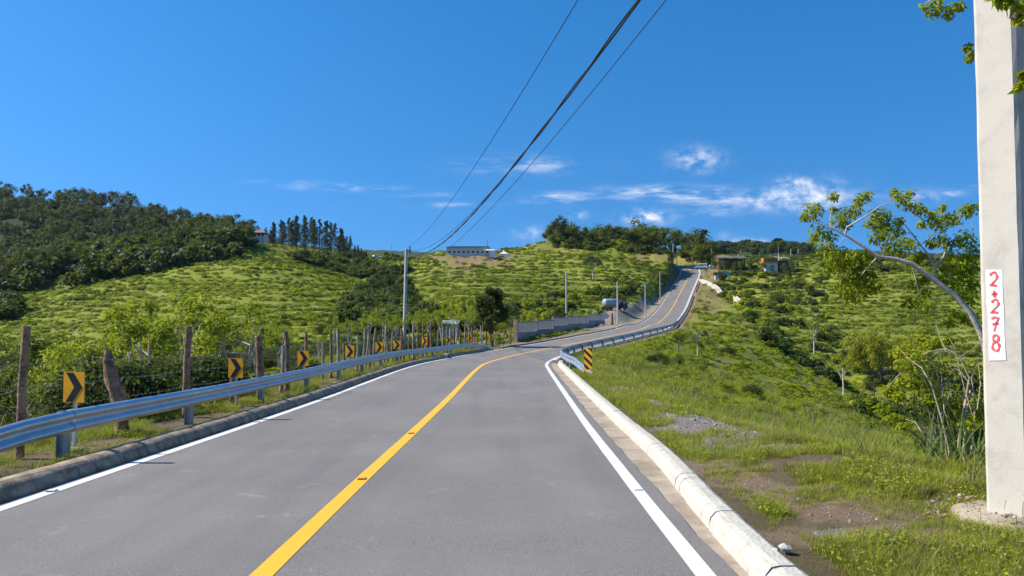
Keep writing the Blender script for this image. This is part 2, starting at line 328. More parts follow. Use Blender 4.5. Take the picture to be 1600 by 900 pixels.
# ------------------------------------------------------------------ terrain
def ell(x, y, px, py, hw, hh):
    """soft patch on the ground, read at pixel (px,py); returns mask"""
    r = ray(px, py); t = -1.9 / r[2] if r[2] < -.01 else 60; cx, cy = r[0] * t, r[1] * t
    rx = hw / F * cy; ry = abs(hh * cy * cy / F / 1.9)
    d = np.hypot((x - cx) / rx, (y - cy) / ry) + (fbm(x * 2.2, y * 2.2, 3, N2) - .44) * 1.5
    return 1 - smooth((d - .75) / .45)
GRAVEL = [(1075, 660, 62, 24), (1130, 703, 76, 18), (1040, 628, 34, 9), (1215, 722, 60, 9), (985, 603, 40, 6), (1300, 862, 34, 7)]
DIRT = [(1400, 870, 90, 24), (1200, 800, 40, 16), (1140, 760, 36, 14), (1420, 740, 40, 10), (1500, 790, 50, 16), (1560, 870, 60, 22), (1280, 790, 50, 8), (1340, 828, 90, 30), (1250, 862, 60, 20), (1330, 760, 60, 9), (1110, 675, 60, 14), (1190, 695, 60, 10), (1450, 780, 60, 14), (1520, 850, 70, 30), (1330, 880, 70, 10), (1180, 770, 30, 30), (1090, 740, 60, 14),
        (60, 705, 60, 14), (190, 690, 70, 12), (300, 668, 60, 8), (400, 640, 50, 8), (470, 620, 50, 7), (560, 590, 60, 6), (650, 568, 60, 4), (230, 690, 60, 8)]
def cover(x, y):
    gr = np.zeros(x.shape); di = np.zeros(x.shape); near = (np.hypot(x, y) < 60) & (y > 3)
    xs, ys = x[near], y[near]; a = np.zeros(xs.shape); b = np.zeros(xs.shape)
    for e in GRAVEL: a = np.maximum(a, ell(xs, ys, *e))
    for e in DIRT: b = np.maximum(b, ell(xs, ys, *e))
    gr[near] = a; di[near] = b; return gr, di
def rubble(px, z, y):    # bare earth / cut patches on the hills: (px, py, half sizes)
    pass
BARE = [(745, 407, 60, 12, .9), (720, 420, 40, 14, .75), (800, 402, 40, 7, .5), (880, 388, 45, 6, .7), (925, 378, 30, 14, .8), (1010, 400, 40, 7, .8), (1000, 407, 26, 6, .7), (690, 405, 30, 8, .7), (905, 442, 30, 5, .5),
        (1115, 430, 18, 22, .9), (1070, 405, 50, 6, .8), (1112, 470, 24, 28, .75), (1075, 520, 40, 20, .55), (1130, 570, 40, 12, .4), (1090, 490, 20, 25, .6), (1090, 450, 12, 30, .6), (1170, 497, 18, 6, .9), (1340, 545, 20, 12, .5), (1250, 490, 30, 5, .3)]
def lotmask(x, y, s, o): return (o < -3.6) & (o > -np.interp(s, [97, 108, 150, 180, 212], [8, 15, 13.5, 9, 5]) + 4 * (fbm(x / 5, y / 5, 3) - .5)) & (s > 97) & (s < 212)
uu = np.concatenate([np.radians(np.linspace(-179.9, -41, 70)), np.radians(np.linspace(-40, 40, 900)), np.radians(np.linspace(41, 179.9, 70))])
vv = np.concatenate([np.linspace(math.log(1.2), math.log(860), 620), np.linspace(math.log(890), math.log(7000), 24)])
UU, VV = np.meshgrid(uu, vv, indexing='ij'); R_ = np.exp(VV); TX = np.sin(UU) * R_; TY = np.cos(UU) * R_
TZ, TS, TO = gz(TX, TY, True)
nu, nv = TX.shape
depth = TY * CP + (TZ - 1.7) * SP; ok_ = depth > 1
TPX = np.where(ok_, 800 + F * TX / np.maximum(depth, 1), -9999); TPY = np.where(ok_, 450 - F * (-TY * SP + (TZ - 1.7) * CP) / np.maximum(depth, 1), -9999)
gr, di = cover(TX, TY)
bare = np.zeros(TX.shape)
jn = (fbm(TX / 3, TY / 3, 4, N2) - .46) * 1.8
for px, py, hw, hh, st in BARE:
    d = np.hypot((TPX - px) / hw, (TPY - py) / hh) + jn; bare = np.maximum(bare, st * (1 - smooth((d - .6) / .5)) * (TY > 40) * (TY < 330))
ao = np.abs(TO)
lot = lotmask(TX, TY, TS, TO)
lot2 = (TO < -3.6) & (TO > -5.2) & (TS >= 212) & (TS < 240)
apron = (TO < -3.4) & (TO > -6.2 - jn) & (TS > 50) & (TS < 97)
edge = (ao < 5.2 + jn * 1.2) & (TY > 55)
grass_a = np.array([.105, .135, .018]); grass_b = np.array([.055, .085, .016]); earth = np.array([.29, .205, .14]); tan = np.array([.30, .245, .18]); grav = np.array([.27, .24, .215]); red = np.array([.27, .135, .07])
nn = np.clip(fbm(TX / 9, TY / 9, 4) * 1.3 - .1, 0, 1)[..., None]
col = grass_a * nn + grass_b * (1 - nn)
near = (1 - smooth((R_ - 25) / 25))[..., None]; col = col * (1 - near) + near * (np.array([.13, .115, .05]) * nn + np.array([.23, .165, .11]) * (1 - nn))
def over(c, m): 
    global col
    m = np.clip(m, 0, 1)[..., None]; col = col * (1 - m) + np.array(c) * m
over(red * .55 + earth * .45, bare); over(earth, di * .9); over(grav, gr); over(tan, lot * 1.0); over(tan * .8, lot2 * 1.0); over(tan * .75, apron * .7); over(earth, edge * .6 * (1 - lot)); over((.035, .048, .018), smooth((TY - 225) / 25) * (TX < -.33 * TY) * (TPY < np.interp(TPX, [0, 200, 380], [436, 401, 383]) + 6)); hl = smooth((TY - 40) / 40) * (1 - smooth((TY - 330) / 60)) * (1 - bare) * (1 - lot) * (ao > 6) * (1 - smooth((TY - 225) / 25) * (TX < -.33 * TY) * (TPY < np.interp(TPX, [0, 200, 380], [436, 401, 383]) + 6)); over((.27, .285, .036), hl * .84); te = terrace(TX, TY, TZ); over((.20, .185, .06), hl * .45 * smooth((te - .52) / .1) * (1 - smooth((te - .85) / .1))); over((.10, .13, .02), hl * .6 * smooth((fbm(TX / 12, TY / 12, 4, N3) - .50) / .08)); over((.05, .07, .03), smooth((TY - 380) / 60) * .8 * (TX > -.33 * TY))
V = np.stack([TX, TY, TZ], -1).reshape(-1, 3); idx = np.arange(nu * nv).reshape(nu, nv)
q = np.stack([idx[:-1, :-1], idx[:-1, 1:], idx[1:, 1:], idx[1:, :-1]], -1)[:, :, ::1].reshape(-1, 4)
wrap = np.stack([idx[-1, :-1], idx[-1, 1:], idx[0, 1:], idx[0, :-1]], -1)
q = np.concatenate([q, wrap])[:, ::-1]
m, g = base('ground_cover')
at = g.n('ShaderNodeAttribute'); at.attribute_name = 'cover'; geo = g.n('ShaderNodeNewGeometry')
n1 = g.n('ShaderNodeTexNoise', Vector=geo.outputs['Position'], Scale=22.0, Detail=8.0, Roughness=.75)
n2 = g.n('ShaderNodeTexNoise', Vector=geo.outputs['Position'], Scale=1.7, Detail=6.0, Roughness=.7)
f = g.m('ADD', g.m('MULTIPLY', n1.outputs[0], 1.5), g.m('MULTIPLY', n2.outputs[0], .7)); f = g.m('ADD', f, -.12)
c = g.mix(1.0, at.outputs[0], g.n('ShaderNodeCombineColor', Red=f, Green=f, Blue=f).outputs[0], 'MULTIPLY')
b = g.n('ShaderNodeBsdfPrincipled', Base__Color=c, Roughness=.95); b.inputs['Specular IOR Level'].default_value = .1
bp = g.n('ShaderNodeBump', Height=n1.outputs[0], Strength=1.0, Distance=.07); g.t.links.new(bp.outputs[0], b.inputs['Normal'])
g.n('ShaderNodeOutputMaterial', Surface=b.outputs[0]); M_GROUND = m
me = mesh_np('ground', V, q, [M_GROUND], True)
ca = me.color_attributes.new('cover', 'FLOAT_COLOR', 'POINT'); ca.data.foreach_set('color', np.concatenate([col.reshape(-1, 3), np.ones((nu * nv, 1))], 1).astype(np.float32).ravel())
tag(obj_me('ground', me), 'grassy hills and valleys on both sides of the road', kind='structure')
print('terrain verts', nu * nv)
# closed-form visibility: tangent-of-elevation horizon seen from the camera, per azimuth column
TAN = (TZ - 1.7) / R_; HOR = np.maximum.accumulate(TAN, axis=1)
def visible(x, y, top, slack=.004):
    r = np.hypot(x, y); u = np.arctan2(x, y); i = np.clip(np.searchsorted(uu, u), 0, nu - 1); j = np.clip(np.searchsorted(vv, np.log(r)) - 3, 0, nv - 1)
    z = gz(x, y) + top
    return (z - 1.7) / r > HOR[i, j] - slack
# ------------------------------------------------------------------ road
m, g = base('asphalt'); geo = g.n('ShaderNodeNewGeometry'); ps = geo.outputs['Position']
n1 = g.n('ShaderNodeTexNoise', Vector=ps, Scale=.35, Detail=5.0, Roughness=.6)
n2 = g.n('ShaderNodeTexNoise', Vector=ps, Scale=62.0, Detail=5.0, Roughness=.8)
mp = g.n('ShaderNodeMapping', Vector=ps); mp.inputs['Scale'].default_value = (1.9, .16, 1); n3 = g.n('ShaderNodeTexNoise', Vector=mp.outputs[0], Scale=1.0, Detail=4.0)
vo = g.n('ShaderNodeTexVoronoi', Vector=ps, Scale=75.0)
mp2 = g.n('ShaderNodeMapping', Vector=ps); mp2.inputs['Scale'].default_value = (1.3, 1.6, 1); n4 = g.n('ShaderNodeTexNoise', Vector=mp2.outputs[0], Scale=1.0, Detail=7.0, Roughness=.7)
c = g.mix(g.ramp(n2.outputs[0], .32, .68), (.118, .107, .097), (.245, .220, .197))
c = g.mix(g.m('MULTIPLY', g.ramp(n1.outputs[0], .38, .66), .42), c, (.25, .225, .20))
c = g.mix(g.m('MULTIPLY', g.ramp(n3.outputs[0], .44, .72), .28), c, (.115, .108, .105))
c = g.mix(g.m('MULTIPLY', g.ramp(n4.outputs[0], .60, .74), .6), c, (.34, .30, .25))
c = g.mix(g.m('MULTIPLY', g.ramp(vo.outputs['Distance'], .14, .06), .30), c, (.46, .44, .42))
b = g.n('ShaderNodeBsdfPrincipled', Base__Color=c, Roughness=.82); b.inputs['Specular IOR Level'].default_value = .25
bp = g.n('ShaderNodeBump', Height=n2.outputs[0], Strength=.3, Distance=.003); g.t.links.new(bp.outputs[0], b.inputs['Normal'])
g.n('ShaderNodeOutputMaterial', Surface=b.outputs[0]); M_ASPH = m
def paint(name, col, wear=.3):
    m, g = base(name); geo = g.n('ShaderNodeNewGeometry'); ps = geo.outputs['Position']
    n2 = g.n('ShaderNodeTexNoise', Vector=ps, Scale=95.0, Detail=3.0, Roughness=.8); n1 = g.n('ShaderNodeTexNoise', Vector=ps, Scale=1.3, Detail=6.0, Roughness=.7)
    c = g.mix(g.m('MULTIPLY', g.ramp(n1.outputs[0], .5, .75), wear), col, tuple(v * .62 for v in col))
    c = g.mix(g.m('MULTIPLY', g.ramp(n2.outputs[0], .52, .68), .42), c, (.16, .15, .14))
    b = g.n('ShaderNodeBsdfPrincipled', Base__Color=c, Roughness=.6)
    bp = g.n('ShaderNodeBump', Height=n2.outputs[0], Strength=.35, Distance=.004); g.t.links.new(bp.outputs[0], b.inputs['Normal'])
    g.n('ShaderNodeOutputMaterial', Surface=b.outputs[0]); return m
M_WHITE = paint('white_road_paint', (.72, .70, .65), .7); M_YEL = paint('yellow_road_paint', (.93, .44, .008), .25)
ss = np.concatenate([np.arange(-15, 60, .5), np.arange(60, SMAX, 1.0)])
wob = (fbm(ss * 3.1, ss * 0 + 4, 3) - .44) * .06
def ribbon(name, lo, hi, dz, mat, s0=-15, s1=SMAX, parent=None, skirt=0.0, seed=0, wobble=.0):
    st = ss[(ss >= s0) & (ss <= s1)]; p, n = road(st); w1 = (fbm(st * 2.3 + seed, st * 0 + seed, 3) - .44) * wobble; w2 = (fbm(st * 2.7 + seed, st * 0 + seed + 9, 3) - .44) * wobble
    prof = [(lo, -skirt), (lo, 0), (hi, 0), (hi, -skirt)] if skirt else [(lo, 0), (hi, 0)]; V = np.zeros((len(st), len(prof), 3))
    for k, (o, d) in enumerate(prof):
        oo = o + (w1 if o == lo else w2); V[:, k, :2] = p[:, :2] + n * oo[:, None]; V[:, k, 2] = p[:, 2] + dz + d
    mM = len(prof); Fc = [(i * mM + k, i * mM + k + 1, (i + 1) * mM + k + 1, (i + 1) * mM + k) for i in range(len(st) - 1) for k in range(mM - 1)]
    return tag(obj_me(name, mesh_np(name, V.reshape(-1, 3), Fc, [mat]), parent), kind='structure')
rd = ribbon('road', -3.44, 3.42, 0.0, M_ASPH, skirt=.12, wobble=.07)
rd['label'] = 'grey asphalt road bending right and climbing the hill'
ribbon('left_edge_line', -3.36, -3.21, .004, M_WHITE, wobble=.012, seed=3)
ribbon('right_edge_line', 3.12, 3.27, .004, M_WHITE, wobble=.012, seed=5)
ribbon('centre_line', -.085, .085, .004, M_YEL, wobble=.008, seed=7)
M_CONC = solid('kerb_concrete', (.40, .30, .20), .9, scale=5.0, bump=.5, bscale=24, col2=(.19, .14, .095))
M_CREAM = solid('pale_concrete', (.52, .48, .40), .9, scale=9, bump=.7, bscale=35, col2=(.40, .355, .28), lo=.45, hi=.7)
M_GUT = solid('sandy_concrete', (.42, .34, .25), .9, scale=1.6, bump=.6, bscale=30, col2=(.27, .21, .15))
ribbon('gutter', 3.415, 3.80, -.022, M_GUT, s1=70, wobble=.0, seed=2)
def kerb(name, label, prof, segs, mat, rough=0.0, loose=None):
    root = empty(name, (0, 0, 0), label, None, None, kind='structure')
    for i, (a, b_) in enumerate(segs):
        n = max(2, int((b_ - a) / .25) if b_ < 60 else int((b_ - a) / 1.5)) + 1; st = np.linspace(a, b_, n); m_ = len(prof)
        Vv, Fc = sweep_np(prof, st)
        if prof[0][0] > 3.7:
            p_, n_n = road(st); sh = -.25 * (1 - smooth((st - 5.0) / 6.5)); Vv = Vv.reshape(n, m_, 3); Vv[:, :, :2] += (n_n * sh[:, None])[:, None, :]; Vv = Vv.reshape(-1, 3)
        if rough:
            nz_ = (fbm(st[:, None] * 2.2 + np.arange(3) * 7, st[:, None] * 0 + 2, 3, N3) - .44)[:, None, :] * rough * 4 + RNG.normal(0, rough * .35, (n, m_, 3)); Vv = Vv + (nz_ * np.array([1, .3, 1])).reshape(-1, 3)
        V2 = Vv.tolist(); Fc = [tuple(reversed(f)) for f in Fc]
        mb = MB(); mb.add(V2, Fc, 0, prof[0][0] < 3.7); mb.add(V2[:m_], [tuple(range(m_))]); mb.add(V2[-m_:], [tuple(range(m_ - 1, -1, -1))])
        if name: mb.build('kerb_segment', mat, root)
    return root
def segs(a, b_, L, gap=.015, jit=0):
    r = []; s = a
    while s < b_: e = min(b_, s + L * (1 + random.uniform(-jit, jit))); r.append((s + gap, e - gap)); s = e
    return r
LP = [(-3.45, -.1), (-3.47, .02), (-3.51, .10), (-3.57, .15), (-3.65, .17), (-3.77, .165), (-3.84, .12), (-3.85, -.2)]
kerb('kerb', 'grey concrete kerb below the left guardrail', LP, segs(-3, 45, 2.6, .012) + segs(46.2, 56, 2.4), M_CONC, .005)
kerb('kerb', 'low concrete kerb on the left side of the climbing road', [(-3.46, -.1), (-3.47, .1), (-3.55, .15), (-3.72, .15), (-3.75, -.3)], segs(58, 100, 3.5, .02) + segs(104, 214, 8, .02) + segs(214, 290, 10, .02), M_CONC)
RP = [(3.77, -.10), (3.785, .0), (3.80, .075), (3.845, .125), (3.90, .14), (4.0, .138), (4.055, .105), (4.08, .0), (4.09, -.25)]
kerb('kerb', 'pale rounded concrete kerb on the right in front of the striped marker', RP, segs(-3, 8.6, 1.5, .014, .3) + segs(8.6, 40, 2.1, .012, .2), M_CREAM, .0045)
kerb('kerb', 'pale kerb behind the right guardrail up to the hilltop bend', [(3.43, -.12), (3.45, .12), (3.60, .16), (3.80, .14), (3.83, -.4)], segs(40.3, 100, 5, .02) + segs(100, 286, 12, .02), M_CREAM)
# inlet block at the kerb gap
mb = MB(); q_ = off(45.6, -3.65); mb.box((q_[0], q_[1], q_[2] + .10), (.34, 1.1, .3)); tag(mb.build('inlet_block', M_CREAM), 'pale concrete inlet block closing the gap in the left kerb', 'concrete block')
# ------------------------------------------------------------------ raised road markers
def stud(s, o, cols, label):
    q_ = off(s, o, .004); mb = MB(); M = Matrix.Identity(3)
    mb.prism([(-.055, 0), (.055, 0), (.04, .018), (-.04, .018)], -.04, .04); ob = mb.build('road_stud', cols[0], None, q_)
    mb = MB(); mb.box((0, -.0405, .0095), (.07, .004, .012)); mb.build('reflector', cols[1], ob); tag(ob, label, 'road stud', 'studs along the lane lines')
M_RED = solid('red_reflector', (.6, .03, .03), .3); M_AMB = solid('amber_plastic', (.62, .30, .02), .4); M_WPL = solid('white_plastic', (.75, .76, .78), .4); M_DKY = solid('dark_amber', (.25, .11, .01), .4)
stud(8.9, 0, (M_AMB, M_DKY), 'amber road stud on the yellow line, the nearest one'); stud(13.0, 0, (M_AMB, M_DKY), 'amber road stud on the yellow line, second one')
stud(8.2, -3.28, (M_WPL, M_RED), 'white stud with red reflector on the left white line, the nearest'); stud(14.6, -3.28, (M_WPL, M_RED), 'white stud with red reflector on the left white line, farther one')
stud(8.3, 3.2, (M_WPL, M_WPL), 'white road stud on the right white line')
# ------------------------------------------------------------------ guardrails
M_GALV = solid('galvanised_steel', (.60, .63, .66), .38, scale=2.0, metal=.85, col2=(.50, .53, .57), bump=.05, bscale=8)
M_GALP = solid('galvanised_post', (.42, .46, .48), .5, scale=3.0, metal=.5, col2=(.33, .37, .39))
M_BOLT = solid('bolt_steel', (.7, .7, .7), .3, metal=.9)
WP = [(-.155, .005), (-.150, .03), (-.115, .078), (-.065, .082), (-.03, .03), (0, .0), (.03, .03), (.065, .082), (.115, .078), (.150, .03), (.155, .005)]
def beam_mesh(path, side, lap=0.0):
    """path: points of the beam's middle line; side +1/-1 = which way the face looks (along the path's right/left)"""
    mb = MB(); prof = [(z, o + lap) for z, o in WP] + [(z, o - .006 + lap) for z, o in reversed(WP)]; m_ = len(prof); V = []; Fc = []
    for i, p in enumerate(path):
        d = (path[min(i + 1, len(path) - 1)] - path[max(i - 1, 0)]).normalized(); nrm = Vector((d.y, -d.x, 0)).normalized() * side; up = nrm.cross(d) * side; up = up if up.z > 0 else -up
        for z, o in prof: V.append(p + up * z + nrm * o)
    for i in range(len(path) - 1):
        for k in range(m_): Fc.append((i * m_ + k, (i + 1) * m_ + k, (i + 1) * m_ + (k + 1) % m_, i * m_ + (k + 1) % m_))
    if side < 0: Fc = [tuple(reversed(f)) for f in Fc]
    mb.add(V, Fc, 0, True); mb.add(V[:m_], [tuple(range(m_))]); mb.add(V[-m_:], [tuple(range(m_ - 1, -1, -1))]); return mb
def guardrail(label, pts, side, post_every, cat='guardrail'):
    """pts: list of (x,y,z of beam middle); a beam panel between each pair of knots, posts under the flagged ones"""
    root = empty('guardrail', (pts[0][0].x, pts[0][0].y, gz1(pts[0][0].x, pts[0][0].y)), label, 'guardrail'); inv = -root.location
    for i in range(len(pts) - 1):
        a, b_ = pts[i][0], pts[i + 1][0]; pa = pts[max(i - 1, 0)][0]; pb = pts[min(i + 2, len(pts) - 1)][0]; path = []
        for t in np.linspace(-.02, 1.02, 6):   # catmull between knots; straight where it breaks
            if pts[i][2] or pts[i + 1][2]: path.append(a.lerp(b_, t))
            else: path.append(Vector([.5 * (2 * a[k] + (b_[k] - pa[k]) * t + (2 * pa[k] - 5 * a[k] + 4 * b_[k] - pb[k]) * t * t + (3 * a[k] - pa[k] - 3 * b_[k] + pb[k]) * t ** 3) for k in range(3)]))
        ob = beam_mesh(path, side, .004 * (i % 2)).build('rail_panel', M_GALV, root, inv)
    for i, (p, haspost, _) in enumerate(pts):
        if not haspost: continue
        d = (pts[min(i + 1, len(pts) - 1)][0] - pts[max(i - 1, 0)][0]); rz = math.atan2(d.y, d.x); nrm = Vector((math.sin(rz), -math.cos(rz), 0)) * side
        g0 = gz1(p.x, p.y) - .25; top = p.z + .13; c = p - nrm * .13; mb = MB()
        # I-section post
        mb.box((c.x, c.y, (g0 + top) / 2), (.01, .10, top - g0), rz)
        for sg in (-1, 1):
            cc = c + nrm * sg * .055; mb.box((cc.x, cc.y, (g0 + top) / 2), (.14, .009, top - g0), rz)
        mb.build('rail_post', M_GALP, root, inv)
        mb = MB(); cc = p - nrm * .035; mb.box((cc.x, cc.y, p.z), (.15, .06, .30), rz); mb.build('spacer_block', M_GALP, root, inv)
        if p.y < 60:
            mb = MB(); cc = p + nrm * .012; mb.box((cc.x, cc.y, p.z), (.05, .012, .05), rz); mb.build('bolt', M_BOLT, root, inv)
    return root
def V3(a): return Vector((float(a[0]), float(a[1]), float(a[2])))
h = .545
pl = [(V3(off(4.4, -5.3, .04)), 0, 1), (V3(off(7.7, -4.62, .30)), 0, 1), (V3(off(9.3, -4.36, .50)), 0, 1), (V3(off(10.25, -4.30, h)), 1, 1)]
st = 10.25 + 3.9
while st < 52: pl.append((V3(off(st, -4.30 + .25 * max(0, (st - 40) / 14), h)), 1, 0)); st += 3.9
pl += [(V3(off(st, -4.03, h)), 1, 1), (V3(off(st + 3.2, -3.85, .12)), 0, 1)]
guardrail('long galvanised guardrail on the left in front of the wooden fence', pl, 1, 1)
pr = [(V3(off(26.6, 4.55, .10)), 0, 1), (V3(off(30.0, 4.15, .50)), 0, 1), (V3(off(31.6, 3.97, h)), 1, 1)]
st = 34.0
while st < 206: pr.append((V3(off(st, 3.97, h)), 1, 0)); st += 3.81
pr += [(V3(off(st, 3.97, h)), 1, 1), (V3(off(st + 3.5, 4.3, .15)), 0, 1)]
guardrail('galvanised guardrail on the right following the bend and the climb', pr, -1, 1)
pr = [(V3(off(s_, 4.0, .6)), 1, 0) for s_ in np.arange(222, 262, 3.81)]
guardrail('short guardrail on the right near the hilltop bend', pr, -1, 1)
# ------------------------------------------------------------------ chevron signs
M_SIGN = solid('sign_orange', (.86, .38, .008), .45, var=.06); M_BLK = solid('sign_black', (.012, .012, .013), .5); M_ALU = solid('aluminium', (.5, .52, .54), .45, metal=.6)
def s_of_px(px, o, lo=3, hi=62):
    st = np.linspace(lo, hi, 600); p = off(st, o); x = 800 + F * p[:, 0] / (p[:, 1] * CP + (p[:, 2] - 1.7) * SP); return float(np.interp(px, x, st))
ORD = ['nearest', 'second nearest', 'third', 'fourth', 'fifth', 'sixth', 'seventh', 'eighth', 'ninth', 'tenth', 'eleventh and farthest']
signs = [(113, 605), (367, 575), (473, 560), (546, 549), (592, 542), (620, 539), (663, 533), (700, 531), (734, 528), (767, 526.5), (792, 525)]
where = ['beside the broken stump post', 'beside the post with a squared top', 'above the third post of the rail', 'in front of the thin fence stakes', 'between two crooked stakes', 'left of the concrete utility pole', 'right of the concrete utility pole beside a pale cut stake', 'past the utility pole over the rail', 'in the shade at the far stakes', 'beside the dark vine covered tree', 'at the gate left of the block wall']
def chevron(root, w, hgt):
    mb = MB(); mb.box((0, 0, 0), (w, .012, hgt)); mb.build('sign_panel', M_SIGN, root)
    W2, H2 = w / 2 - .012, hgt / 2 - .010; a = w * .34
    for up in (1, -1):
        poly = [(-W2 * .80, up * H2), (-W2 * .80 + a, up * H2), (W2 * .86, 0), (W2 * .86 - a * 1.08, 0)]
        if up < 0: poly = poly[::-1]
        mb = MB(); mb.prism(poly[::-1], -.0115, -.0065); mb.build('black_arrow', M_BLK, root)
for i, (px, py) in enumerate(signs):
    s_ = s_of_px(px, -4.62 if i < 7 else -4.9, 3, 66); q_ = V3(off(s_, -4.62 if i < 7 else -4.9)); zc = P(px, py, q_.y).z; w = .355 if i < 7 else .33
    root = empty('chevron_sign', (q_.x, q_.y, gz1(q_.x, q_.y)), 'orange black arrow sign, %s' % (where[i] if i else where[0]), 'sign', 'chevron signs along the left guardrail', rz=math.radians(random.uniform(-16, -9)))
    sp = bpy.data.objects.new('face', None)
    pa = []
    before = set(root.children)
    chevron(root, w, .445)
    for ch in root.children: ch.location = (0, 0, zc - root.location.z)
    mb = MB(); hb = zc - root.location.z; mb.box((0, .03, hb / 2 + .05), (.045, .035, hb + .25)); mb.build('sign_post', M_ALU, root)
    if i < 4: mb = MB(); mb.lathe((0, .03, -.03), [(.17, 0), (.19, .04), (.13, .075), (.05, .085)], 9); mb.build('footing', M_CONC, root)
# striped object marker on the right
q_ = GP(919, 27.2); root = empty('striped_marker', q_, 'tall black and orange diagonal striped marker at the end of the right guardrail', 'sign', rz=math.radians(-22))
w, h_ = .30, .95; mb = MB(); mb.box((0, 0, .08 + h_ / 2), (w, .012, h_)); mb.build('sign_panel', M_SIGN, root)
def clip_poly(poly, axis, lim, keep_less):
    out = []
    for i in range(len(poly)):
        a, b_ = poly[i], poly[(i + 1) % len(poly)]; ia = (a[axis] <= lim) == keep_less or a[axis] == lim; ib = (b_[axis] <= lim) == keep_less or b_[axis] == lim
        if ia: out.append(a)
        if ia != ib: t = (lim - a[axis]) / (b_[axis] - a[axis]); out.append((a[0] + (b_[0] - a[0]) * t, a[1] + (b_[1] - a[1]) * t))
    return out
k = .92
while k > -.25:
    poly = [(-w / 2, .08 + k + .28), (w / 2, .08 + k), (w / 2, .08 + k - .13), (-w / 2, .08 + k + .15)]
    poly = clip_poly(clip_poly(poly, 1, .08 + h_, True), 1, .08, False)
    if len(poly) > 2: mb = MB(); mb.prism(poly, -.0115, -.0065); mb.build('black_stripe', M_BLK, root)
    k -= .27
mb = MB(); mb.box((0, .03, .40), (.045, .035, 1.0)); mb.build('sign_post', M_ALU, root)
mb = MB(); mb.lathe((0, .03, -.04), [(.2, 0), (.22, .05), (.1, .08)], 9); mb.build('footing', M_CREAM, root)
# ------------------------------------------------------------------ barbed wire fence
M_WOOD = solid('weathered_wood', (.31, .19, .11), .9, scale=7.0, bump=1.0, bscale=22, col2=(.11, .065, .04)); M_WOODG = solid('grey_wood', (.34, .30, .25), .9, scale=4.0, bump=1.0, bscale=14, col2=(.18, .15, .12))
M_CUT = solid('fresh_cut_wood', (.62, .33, .11), .8, scale=10, col2=(.45, .2, .05)); M_WIRE = solid('old_wire', (.36, .34, .32), .6, metal=.3); M_RUST = solid('red_wood', (.30, .10, .05), .9, scale=4, col2=(.16, .06, .04), bump=.6)
fence = empty('barbed_wire_fence', (-6.3, 9, gz1(-6.3, 9)), 'barbed wire fence on crooked wooden posts behind the left guardrail', 'fence'); FI = -fence.location
# (px of base, px of top, py of top, thickness in px, kind)
FP = [(30, 42, 510, 13, 0), (184, 177, 548, 20, 2), (290, 295, 510, 11, 0), (363, 366, 556, 12, 3), (407, 404, 527, 11, 4), (438, 443, 540, 6, 1), (448, 447, 519, 8, 0), (477, 478, 519, 5, 0), (503, 504, 535, 4, 1), (516.5, 517, 515, 4.5, 0), (527.5, 528.5, 513, 5.5, 1),
      (536, 537, 536, 4, 0), (545, 550, 530, 3.5, 0), (557, 559, 523, 3.2, 1), (564, 571, 512, 3.2, 1), (569, 577, 505, 3.5, 1), (577, 577, 516, 3.5, 0), (584, 587, 512, 3, 1), (592.5, 593, 522, 3, 5), (599, 603, 508, 3, 1), (605.5, 604, 513, 3.4, 0), (613, 613.5, 517, 2.6, 1), (630.5, 627, 514, 4.2, 0), (625, 628, 527, 3.6, 4),
      (640, 639, 520, 2.6, 0), (646, 646, 505, 3, 1), (653, 653, 509, 2.2, 0), (660, 661, 506, 3, 0), (665, 669, 519, 4.2, 5), (674, 673, 503, 2.6, 0), (683, 686, 510, 2, 1), (692, 692, 508, 2.8, 1), (697, 698, 509, 2.2, 1), (704, 704, 511, 3.6, 1), (709, 709, 516, 2.5, 5), (719, 720, 515, 3, 5), (725, 727, 507, 2, 1), (731, 731, 513, 2, 5), (733, 733.5, 513, 2, 0),
      (738, 738, 512, 3, 5), (742, 742, 509, 1.8, 0), (746, 746, 513, 2, 0), (751, 751, 508, 2, 1), (754, 755, 506, 2, 1), (760, 760, 511, 2.4, 5), (766, 767, 505, 2, 1)]
FQ = []
